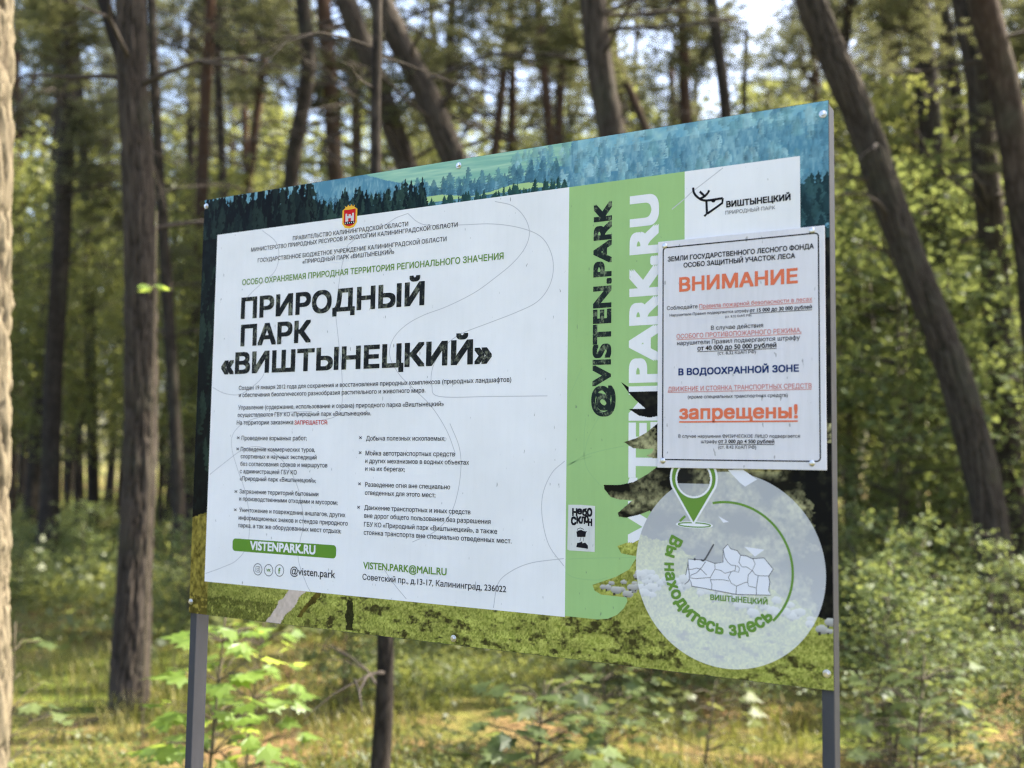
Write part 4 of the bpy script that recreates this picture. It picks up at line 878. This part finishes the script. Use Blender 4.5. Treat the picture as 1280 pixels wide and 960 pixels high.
tree('stout reddish pine rising above the middle of the board', up_from(pth(812, 9, [(790, 450), (768, 190), (752, 100), (741, 0)]), 12), 0.135, 0.09, 'bark_plates', plates=(48, 320, .016), crown=PINE[0], dead=(5, 10, 13, 1.65), seed=11)
tree('thin reddish trunk leaning against the stout reddish pine', pth(1000, 12.5, [(900, 400), (800, 144), (772, 80), (749, 22), (735, -20)]), 0.075, 0.045, 'bark', dead=(4, 7, 8, 1.10), seed=12)
tree('slim pine rising above the right half of the board', up_from(pth(928, 15, [(915, 300), (907, 140), (899, 70), (889, 0)]), 12), 0.105, 0.075, 'bark_grey', crown=PINE[2], cscale=.9, dead=(5, 10, 17, 1.76), seed=13)
tree('long bare pine trunk leaning strongly left beside the board right edge', up_from(pth(1264, 8, [(1250, 750), (1236, 640), (1211, 530), (1183, 440), (1148, 350), (1110, 250), (1080, 160), (1048, 85), (1013, 0)]), 9), 0.136, 0.105, 'bark_plates', sprays=0, plates=(90, 800, .022), crown=PINE[1], dead=(3, 8, 6, 0.88), sides=18, seed=14)
tree('dark straight pine right of the strongly leaning trunk', up_from(pth(1272, 9.5, [(1264, 640), (1254, 480), (1240, 300), (1230, 200), (1224, 100), (1206, 0)]), 12), 0.13, 0.095, 'bark_plates', plates=(48, 320, .016), crown=PINE[3], dead=(3, 9, 23, 1.76), sides=16, seed=15)
tree('reddish bent pine at the top right corner of the photo', up_from(pth(1330, 8, [(1310, 600), (1294, 380), (1272, 210), (1254, 100), (1228, 0)]), 11), 0.125, 0.09, 'bark', crown=PINE[0], dead=(3, 8, 13, 1.32), sides=16, seed=16)
tree('dark pine with a low side limb between the leaning and straight trunks', up_from(pth(1178, 12, [(1174, 400), (1166, 250), (1160, 120), (1150, 30)]), 11), 0.15, 0.11, 'bark_grey', crown=PINE[2], dead=(3, 9, 23, 2.20), seed=17,
     fork=[([at(1152, 50, 12), at(1125, 20, 12), at(1095, -10, 12), at(1060, -60, 12)], 0.06)])
tree('thin pole of a tree hugging the dark pine with the low limb', up_from(pth(1216, 12.5, [(1208, 330), (1200, 160), (1181, 10)]), 9), 0.08, 0.055, 'bark_grey', crown=PINE[1], cscale=.7, dead=(3, 8, 20, 1.76), seed=18)

# two unseen trees added at the right, so their crowns shade the board
tree('unseen broad crowned leafy tree beyond the right edge, added to shade the board', up_from([Vector((6.8, 5.2, 0)), Vector((6.8, 5.3, 3)), Vector((6.7, 5.4, 6))], 7.5), .16, .11, 'bark', crown=UNDER[2], cscale=1.9, dead=(4, 7, 10, 1.32), seed=31, cat='broadleaf tree', name='unseen_shade_tree', sprays=0)
tree('second unseen broad crowned leafy tree beyond the right edge, added to shade the board', up_from([Vector((9.0, 7.3, 0)), Vector((9.0, 7.4, 3)), Vector((8.9, 7.5, 6))], 8.5), .17, .12, 'bark', crown=UNDER[0], cscale=2.0, dead=(4, 8, 10, 1.32), seed=32, cat='broadleaf tree', name='unseen_shade_tree', sprays=0)

# ------------------------------------------------------------------ pines farther back
LAND = [(-60, 'the sunlit edge trunk'), (70, 'the curved dark pine'), (172, 'the thick forked pine'), (384, 'the bent pine above the board'), (475, 'the slender dead tree'), (530, 'the leaning pair'),
        (755, 'the stout reddish pine'), (900, 'the slim pine over the board'), (1030, 'the strongly leaning trunk'), (1225, 'the dark straight pine')]
ORD = ['first', 'second', 'third', 'fourth', 'fifth', 'sixth', 'seventh', 'eighth', 'ninth', 'tenth', 'eleventh', 'twelfth']
def ordinal_labels(xs, kind):
    """one label per x: which one it is, counted to the right from the nearest landmark on its left"""
    order = sorted(range(len(xs)), key=lambda i: xs[i]); cnt = {}; lab = [''] * len(xs)
    for i in order:
        L = [l for l in LAND if l[0] <= xs[i]][-1]
        k = cnt.get(L[1], 0); cnt[L[1]] = k + 1
        lab[i] = '%s, %s to the right of %s' % (kind, ORD[k], L[1])
    return lab
def trunk_variant(seed, r0):
    random.seed(seed); P = []; x = y = 0.0; dx = random.uniform(-.05, .05); dy = random.uniform(-.05, .05)
    for k in range(9):
        z = -0.2 + k * 1.6; P.append((x, y, z)); dx += random.uniform(-.035, .035); dy += random.uniform(-.035, .035); x += dx * 1.6; y += dy * 1.6
    Q = smooth_path(P, 3); R = [r0 * (1 - 0.5 * i / len(Q)) * (1 + .3 * math.exp(-max(0, q[2]) / .3)) for i, q in enumerate(Q)]
    mb = MB(); mb.tube(Q, R, 10, .10)
    m2 = MB(); dead_branches(m2, Q, R, 2.6, 11.5, 44, 2.2, seed)
    return mesh_np('trunk', np.array(mb.V), mb.F, M['bark_grey' if seed % 2 else 'bark'], smooth=True), mesh_np('dead_branches', np.array(m2.V), m2.F, M['twig']), Q[-1]
TV = [trunk_variant(40 + i, 0.125) for i in range(5)]
mid = [(18, 24), (42, 20), (104, 26), (122, 19), (138, 31), (240, 17), (214, 25), (262, 22), (292, 19), (322, 26), (446, 20), (545, 16), (575, 18), (596, 24), (640, 21), (682, 17), (706, 27), (722, 15.5), (818, 19), (846, 24),
       (868, 17), (938, 22), (962, 27), (1008, 18), (1062, 22), (1092, 17), (1125, 26), (1140, 16), (1190, 18), (1246, 14), (1276, 19), (30, 33), (85, 37), (160, 34), (232, 36), (278, 32), (340, 35), (1075, 31), (1110, 34)]
ml = ordinal_labels([m[0] for m in mid], 'distant slim pine')
for i, (x, d) in enumerate(mid):
    tm, dm, top = TV[i % 5]
    p = ground_at(x, d)
    root = empty('pine_tree', p, ml[i], 'pine tree', 'slim pines in the blurred wood behind the board')
    sc = 0.8 + 0.5 * random.random(); th = random.random() * 6.28
    root.rotation_euler = (0, 0, th); root.scale = (sc, sc, 0.85 + 0.3 * random.random())
    t = bpy.data.objects.new('trunk', tm); COL.objects.link(t); t.parent = root
    b = bpy.data.objects.new('dead_branches', dm); COL.objects.link(b); b.parent = root
    if i % 4 == 1: continue
    c = bpy.data.objects.new('crown', PINE[i % 4]); COL.objects.link(c); c.parent = root; c.location = (top[0] * .8, top[1] * .8, 8.2 + 1.5 * random.random()); c.scale = (1.0 / 1.0,) * 3

# ------------------------------------------------------------------ broadleaf understorey
under = [(0, 27, 1.7), (85, 29, 1.8), (140, 30, 1.7), (225, 28, 1.7), (320, 30, 1.9), (430, 29, 1.9), (500, 31, 1.9), (560, 28, 1.8), (620, 31, 1.9), (690, 28, 1.8), (760, 30, 1.9), (835, 28, 1.8), (940, 27, 1.8), (1020, 29, 1.9), (1130, 26, 1.8), (1230, 24, 1.7), (1290, 22, 1.5), (-20, 16, 1.0), (48, 21, 1.1), (100, 17, .9), (150, 24, 1.2), (205, 19, 1.1), (252, 15, .8), (300, 22, 1.2), (345, 17, .9), (395, 25, 1.2), (450, 17, 1.0), (520, 21, 1.2), (650, 23, 1.3), (715, 19, 1.2),
         (850, 22, 1.4), (905, 18, 1.2), (1010, 20, 1.3), (1068, 13, 1.0), (1105, 17, 1.2), (1150, 12, .9), (1205, 15, 1.1), (1262, 12, 1.0), (1300, 17, 1.2)]
ul = ordinal_labels([max(u[0], -60) for u in under], 'airy broadleaf understorey tree')
for i, (x, d, s) in enumerate(under):
    p = ground_at(x, d)
    root = empty('understorey_tree', p, ul[i], 'broadleaf tree', 'broadleaf understorey trees among the pines')
    root.rotation_euler = (0, 0, random.random() * 6.28); root.scale = (s, s, s)
    if i < 1:
        mb = MB(); P = [(0, 0, -.2), (.05, .03, 1.5), (-.06, .05, 3.2), (.04, -.05, 5.0), (.02, 0, 6.6)]; Q = smooth_path(P, 4); mb.tube(Q, [.05 * (1 - .85 * k / len(Q)) for k in range(len(Q))], 8, .1)
        UT = mesh_np('trunk', np.array(mb.V), mb.F, M['bark_grey'], smooth=True)
    t = bpy.data.objects.new('trunk', UT); COL.objects.link(t); t.parent = root
    c = bpy.data.objects.new('crown', UNDER[i % 3]); COL.objects.link(c); c.parent = root; c.location = (0, 0, 1.1); c.rotation_euler = (0, 0, i * 2.1)

def shrub(x, d, s, label, me, cat='shrub', name='shrub', group=None, lift=0.0):
    p = ground_at(x, d); root = empty(name, p, label, cat, group)
    root.rotation_euler = (0, 0, random.random() * 6.28); root.scale = (s, s, s)
    c = bpy.data.objects.new('foliage', me); COL.objects.link(c); c.parent = root; c.location = (0, 0, lift)
    return root
STEM = None
def stems(root, h, n, seed):
    random.seed(seed); mb = MB()
    for k in range(n):
        a = random.random() * 6.28; l = random.uniform(0.02, 0.18) * h
        mb.tube([(0.03 * math.cos(a), 0.03 * math.sin(a), -.05), (l * .5 * math.cos(a), l * .5 * math.sin(a), h * .5), (l * math.cos(a), l * math.sin(a), h)], [.014, .010, .004], 6)
    o = bpy.data.objects.new('stem', mesh_np('stem', np.array(mb.V), mb.F, M['stem'], smooth=True)); COL.objects.link(o); o.parent = root
for (x, d, s, lab, k) in [ (440, 6.6, 0.45, 'low leafy shrub beside the slender dead tree', 2),
        (1120, 9.5, 1.0, 'tall pale leafed shrub directly right of the board', 3), (1205, 11.0, 1.1, 'tall pale leafed shrub behind the strongly leaning trunk', 4), (1068, 7.6, 0.62, 'shaded shrub close to the board right post', 2),
        (1150, 6.8, 0.60, 'low layered shrub under the strongly leaning trunk', 0), (1235, 7.2, 0.55, 'low layered shrub by the foot of the leaning trunk', 1), (1110, 5.6, 0.52, 'small layered sapling right of the right post', 2),
        (1185, 6.0, 0.45, 'small pale sapling in the grass at lower right', 1), (1275, 5.4, 0.34, 'dark leafy plant at the lower right corner', 0), (1300, 9.2, 0.85, 'tall shrub at the right edge under the bent pine', 4),
        (1050, 12.0, 0.95, 'tall shrub half hidden by the board right edge', 3), (110, 12, 0.45, 'bushy undergrowth shrub between the curved and forked pines', 2), (30, 10, 0.38, 'bushy undergrowth shrub beside the sunlit edge trunk', 0),
        (240, 9, 0.5, 'bushy undergrowth shrub between the forked pine and the board', 1), (600, 8.5, 0.5, 'green shrub seen under the middle of the board', 0), (820, 7.5, 0.55, 'green shrub seen under the location circle', 2),
        (930, 6.8, 0.5, 'green shrub seen under the board near the right post', 1), (360, 9.5, .45, 'green shrub seen under the board near the left post', 2)]:
    r_ = shrub(x, d, s, lab, (SHRUB + TALL)[k], group='shrubs of the forest undergrowth'); stems(r_, 3.6 if k > 2 else 1.6, 5, int(x))

# ------------------------------------------------------------------ young plants near the board
def maple_leaf(c, d, nrm, L):
    s = d.cross(nrm).normalized()
    pts = [(0, 0), (.16, .02), (.42, -.10), (.36, .14), (.56, .34), (.30, .36), (.32, .62), (.14, .56), (0, 1.0)]
    pts = pts + [(-a, b) for a, b in pts[-2:0:-1]]
    return [c + d * (b * L) + s * (a * L) + nrm * (-(abs(a)) * .25 * L) for a, b in pts]
def maple(loc, h, nl, L, label, mat, seed, lean=(0, 0), spread=.45, tmin=.3):
    r = random.Random(seed); root = empty('sapling', loc, label, 'sapling', None)
    mb = MB(); lv = []; lf = []; tint = []
    P = smooth_path([(0, 0, -.05), (lean[0] * .3, lean[1] * .3, h * .4), (lean[0], lean[1], h)], 4)
    mb.tube(P, [(.009 if h < 2 else .006) * (1 - .7 * i / len(P)) for i in range(len(P))], 6)
    part('stem', [Vector(v) + Vector(loc) for v in mb.V], mb.F, M['stem'], root, smooth=True)
    m2 = MB()
    for k in range(nl):
        t = tmin + (1 - tmin) * ((k + r.random()) / nl); i = min(len(P) - 1, int(t * (len(P) - 1))); a = k * 2.4 + r.uniform(-.5, .5)
        b = Vector(P[i]); pl = spread * (1.15 - .7 * t) * r.uniform(.6, 1.1)
        e = b + Vector((math.cos(a) * pl, math.sin(a) * pl, pl * r.uniform(.1, .5)))
        m2.tube([b, (b + e) / 2 + Vector((0, 0, .02)), e], [.003, .0025, .0018], 4)
        d = Vector((math.cos(a), math.sin(a), r.uniform(-.6, .05))).normalized()
        n_ = (Vector((0, 0, 1)) + Vector((r.uniform(-.45, .45), r.uniform(-.45, .45), 0))).normalized(); n_ = (n_ - d * n_.dot(d)).normalized()
        q = maple_leaf(e, d, n_, L * r.uniform(.65, 1.15)); o = len(lv); lv += q; lf.append(list(range(o, o + len(q)))); tint += [r.random()] * len(q)
    part('leaf_stalks', [v for v in np.array(m2.V) + np.array(loc)], m2.F, M['stem'], root)
    part('foliage', np.array(lv) + np.array(loc), lf, mat, root, tint=tint)
    return root
maple(ground_at(272, 4.2), 1.0, 80, .125, 'bright green maple sapling right behind the left post', M['leaf_bright'], 1, (.06, .02), .33)
maple(ground_at(318, 4.9), 0.85, 60, .11, 'smaller sunlit maple sapling right of the bright one', M['leaf_bright'], 2, (.1, 0), .35)
maple(ground_at(30, 4.7), 0.85, 26, .11, 'thin sapling with drooping leaves beside the sunlit edge trunk', M['leaf_pale'], 3, (-.03, .02), .30)
maple(ground_at(672, 4.6), 0.62, 90, .11, 'pale leafed shrublet in the grass under the board middle', M['leaf_pale'], 4, (.05, 0), .42)
maple(ground_at(760, 5.6), 0.62, 80, .10, 'shaded green sapling under the board, right of the pale shrublet', M['leaf_pale'], 5, (-.05, .05), .45)
maple(ground_at(880, 5.4), 0.5, 30, .09, 'broad leafed seedling in shade left of the right post', M['leaf'], 6, (.05, .05), .4)
maple(ground_at(1135, 4.7), 0.75, 80, .09, 'leafy young sapling in front of the shrubs at lower right', M['leaf_pale'], 7, (.05, .05), .42)
maple(ground_at(1265, 4.9), 0.34, 26, .12, 'low broad leafed plant in the lower right corner', M['leaf'], 8, (.0, .05), .34)
maple(ground_at(1080, 5.2), 0.55, 30, .09, 'small sapling just right of the right post foot', M['leaf_pale'], 9, (.0, .05), .36)
maple(ground_at(192, 5.9), 3.1, 10, .065, 'tall thin sapling tipped with bright leaves before the thick forked pine', M['leaf_bright'], 10, (-.06, .0), .16, .94)

# ------------------------------------------------------------------ uncountable cover
def wedge(n, d0, d1, x0=-120, x1=1400, pw=1.6):
    u_ = rng.random(n); d = (d0 ** (2 - pw) + (d1 ** (2 - pw) - d0 ** (2 - pw)) * u_) ** (1 / (2 - pw))
    x = x0 + (x1 - x0) * rng.random(n)
    k = 1268.94
    base = np.array(CAM); f = np.array(CZ); r_ = np.array(CX)
    p = base + d[:, None] * (f + r_ * ((x - 640) / k)[:, None])
    return p[:, 0], p[:, 1], d
def blades(n, d0, d1, hmin, hmax, wd, clump=0.5, thr=0.45):
    x, y, d = wedge(int(n * 1.8), d0, d1)
    keep = fbm(x * .9, y * .9, 5, 3) + 0.25 * (rng.random(len(x)) - .5) > thr
    x, y, d = x[keep][:n], y[keep][:n], d[keep][:n]; n = len(x)
    z = gz(x, y); a = rng.random(n) * 6.28; h = hmin + (hmax - hmin) * rng.random(n) ** 1.5
    le = h * (0.3 + .7 * rng.random(n)); w_ = wd * (1 + d / 9)
    dx, dy = np.cos(a), np.sin(a); sx, sy = -dy * w_, dx * w_
    V = np.stack([np.stack([x - sx, y - sy, z - .01], -1), np.stack([x + sx, y + sy, z - .01], -1),
                  np.stack([x + dx * le * .45 + sx * .7, y + dy * le * .45 + sy * .7, z + h * .75], -1), np.stack([x + dx * le * .45 - sx * .7, y + dy * le * .45 - sy * .7, z + h * .75], -1),
                  np.stack([x + dx * le, y + dy * le, z + h], -1)], 1).reshape(-1, 3)
    i = np.arange(n)[:, None] * 5
    F4 = i + np.array([[0, 1, 2, 3]]); F3 = i + np.array([[3, 2, 4, 4]])
    F = np.concatenate([F4, F3])
    faces = [f for f in F4.tolist()] + [f[:3] for f in F3.tolist()]
    tint = np.repeat(np.clip(fbm(x * .7, y * .7, 9, 3) * 1.4 - .2 + .4 * (rng.random(n) - .5), 0, 1), 5)
    return V, faces, tint
V, Fc, t = blades(60000, 4.6, 26, .03, .17, .0024, thr=.50)
tag(put('grass', mesh_np('grass', V, Fc, M['grass'], tint=t)), 'yellow green grass blades growing through the needle litter', 'grass', kind='stuff')
# low bilberry and fern cover: leaves gathered into many small mounds
def cover(n_m, per, d0, d1, hgt, rad, leaf, thr, seed):
    x, y, d = wedge(n_m * 3, d0, d1, pw=1.3)
    keep = fbm(x * .45, y * .45, seed, 3) > thr
    x, y = x[keep][:n_m], y[keep][:n_m]; n = len(x)
    z = gz(x, y); s = .5 + rng.random(n)
    q = rng.normal(size=(n, per, 3)) * np.array([rad, rad, hgt * .35]) * s[:, None, None]
    q[..., 2] = np.abs(q[..., 2]) + .04
    c = (np.stack([x, y, z], -1)[:, None, :] + q).reshape(-1, 3)
    return leaves(c, leaf, .5, droop=.15)
V, Fq, t = cover(2400, 34, 8.5, 36, .42, .34, .085, .44, 21)
tag(put('undergrowth', mesh_np('undergrowth', V, Fq, M['leaf'], tint=t)), 'bilberry and fern cover spreading over the forest floor', 'undergrowth', kind='stuff')
V, Fq, t = cover(2500, 26, 4.7, 12, .15, .17, .034, .45, 33)
tag(put('ground_cover', mesh_np('ground_cover', V, Fq, M['leaf'], tint=t)), 'small leaved ground plants on the near forest floor', 'ground cover', kind='stuff')
# fallen twigs and litter
mb = MB(); x, y, d = wedge(420, 4.8, 14); z = gz(x, y)
for i in range(420):
    a = random.random() * 6.28; L = random.uniform(.05, .4); e = Vector((math.cos(a), math.sin(a), random.uniform(-.05, .15))) * L; p = Vector((x[i], y[i], z[i] + .01))
    mb.tube([p, p + e * .5 + Vector((0, 0, .01)), p + e], [.006, .005, .002], 4)
tag(put('litter', mesh_np('litter', np.array(mb.V), mb.F, M['twig'])), 'fallen dead twigs scattered over the needle litter', 'litter', kind='stuff')
# the far wood: one mass of trunks and foliage
mb = MB(); x, y, d = wedge(400, 32, 62, -700, 2400, pw=1.2); z = gz(x, y)
for i in range(400):
    h = random.uniform(11, 18); lx, ly = random.uniform(-.8, .8), random.uniform(-.8, .8); r_ = random.uniform(.08, .16)
    mb.tube([(x[i], y[i], z[i] - .3), (x[i] + lx * .4, y[i] + ly * .4, z[i] + h * .5), (x[i] + lx, y[i] + ly, z[i] + h)], [r_, r_ * .8, r_ * .5], 7)
Ct = []
xs, ys, ds = wedge(980, 44, 100, -900, 2600, pw=1.2)
for i in range(980):
    zc = abs(random.gauss(0, 1)) * 2.2 if i % 5 < 3 else random.uniform(3, 17)
    n_ = 95; s = random.uniform(.7, 1.7)
    Ct.append(np.array([xs[i], ys[i], zc + .4]) + rng.normal(size=(n_, 3)) * np.array([s, s, s * .7]))
Ct = np.concatenate(Ct); V, Fq, t = leaves(Ct, .34, .35)
me = foliage_mesh('distant_wood', V, Fq, t, M['far_leaf'], mb, M['bark_grey'])
tag(put('distant_wood', me), 'far mass of trunks and olive foliage behind the pines', 'wood', kind='stuff')

# ------------------------------------------------------------------ thin haze added to lighten and warm the far wood
m, n, l, out = nodes('lightening_haze')
pv = n.new('ShaderNodeVolumePrincipled'); pv.inputs['Color'].default_value = (0.94, 0.95, 0.90, 1); pv.inputs['Density'].default_value = HAZE; pv.inputs['Anisotropy'].default_value = 0.35
l.new(pv.outputs[0], out.inputs['Volume'])
mb = MB(); mb.box((-185, -185, -3.5), (185, 185, 34))
tag(put('haze', mesh_np('haze', np.array(mb.V), mb.F, m)), 'thin pale haze volume added to lighten the far trees', 'haze', kind='stuff')
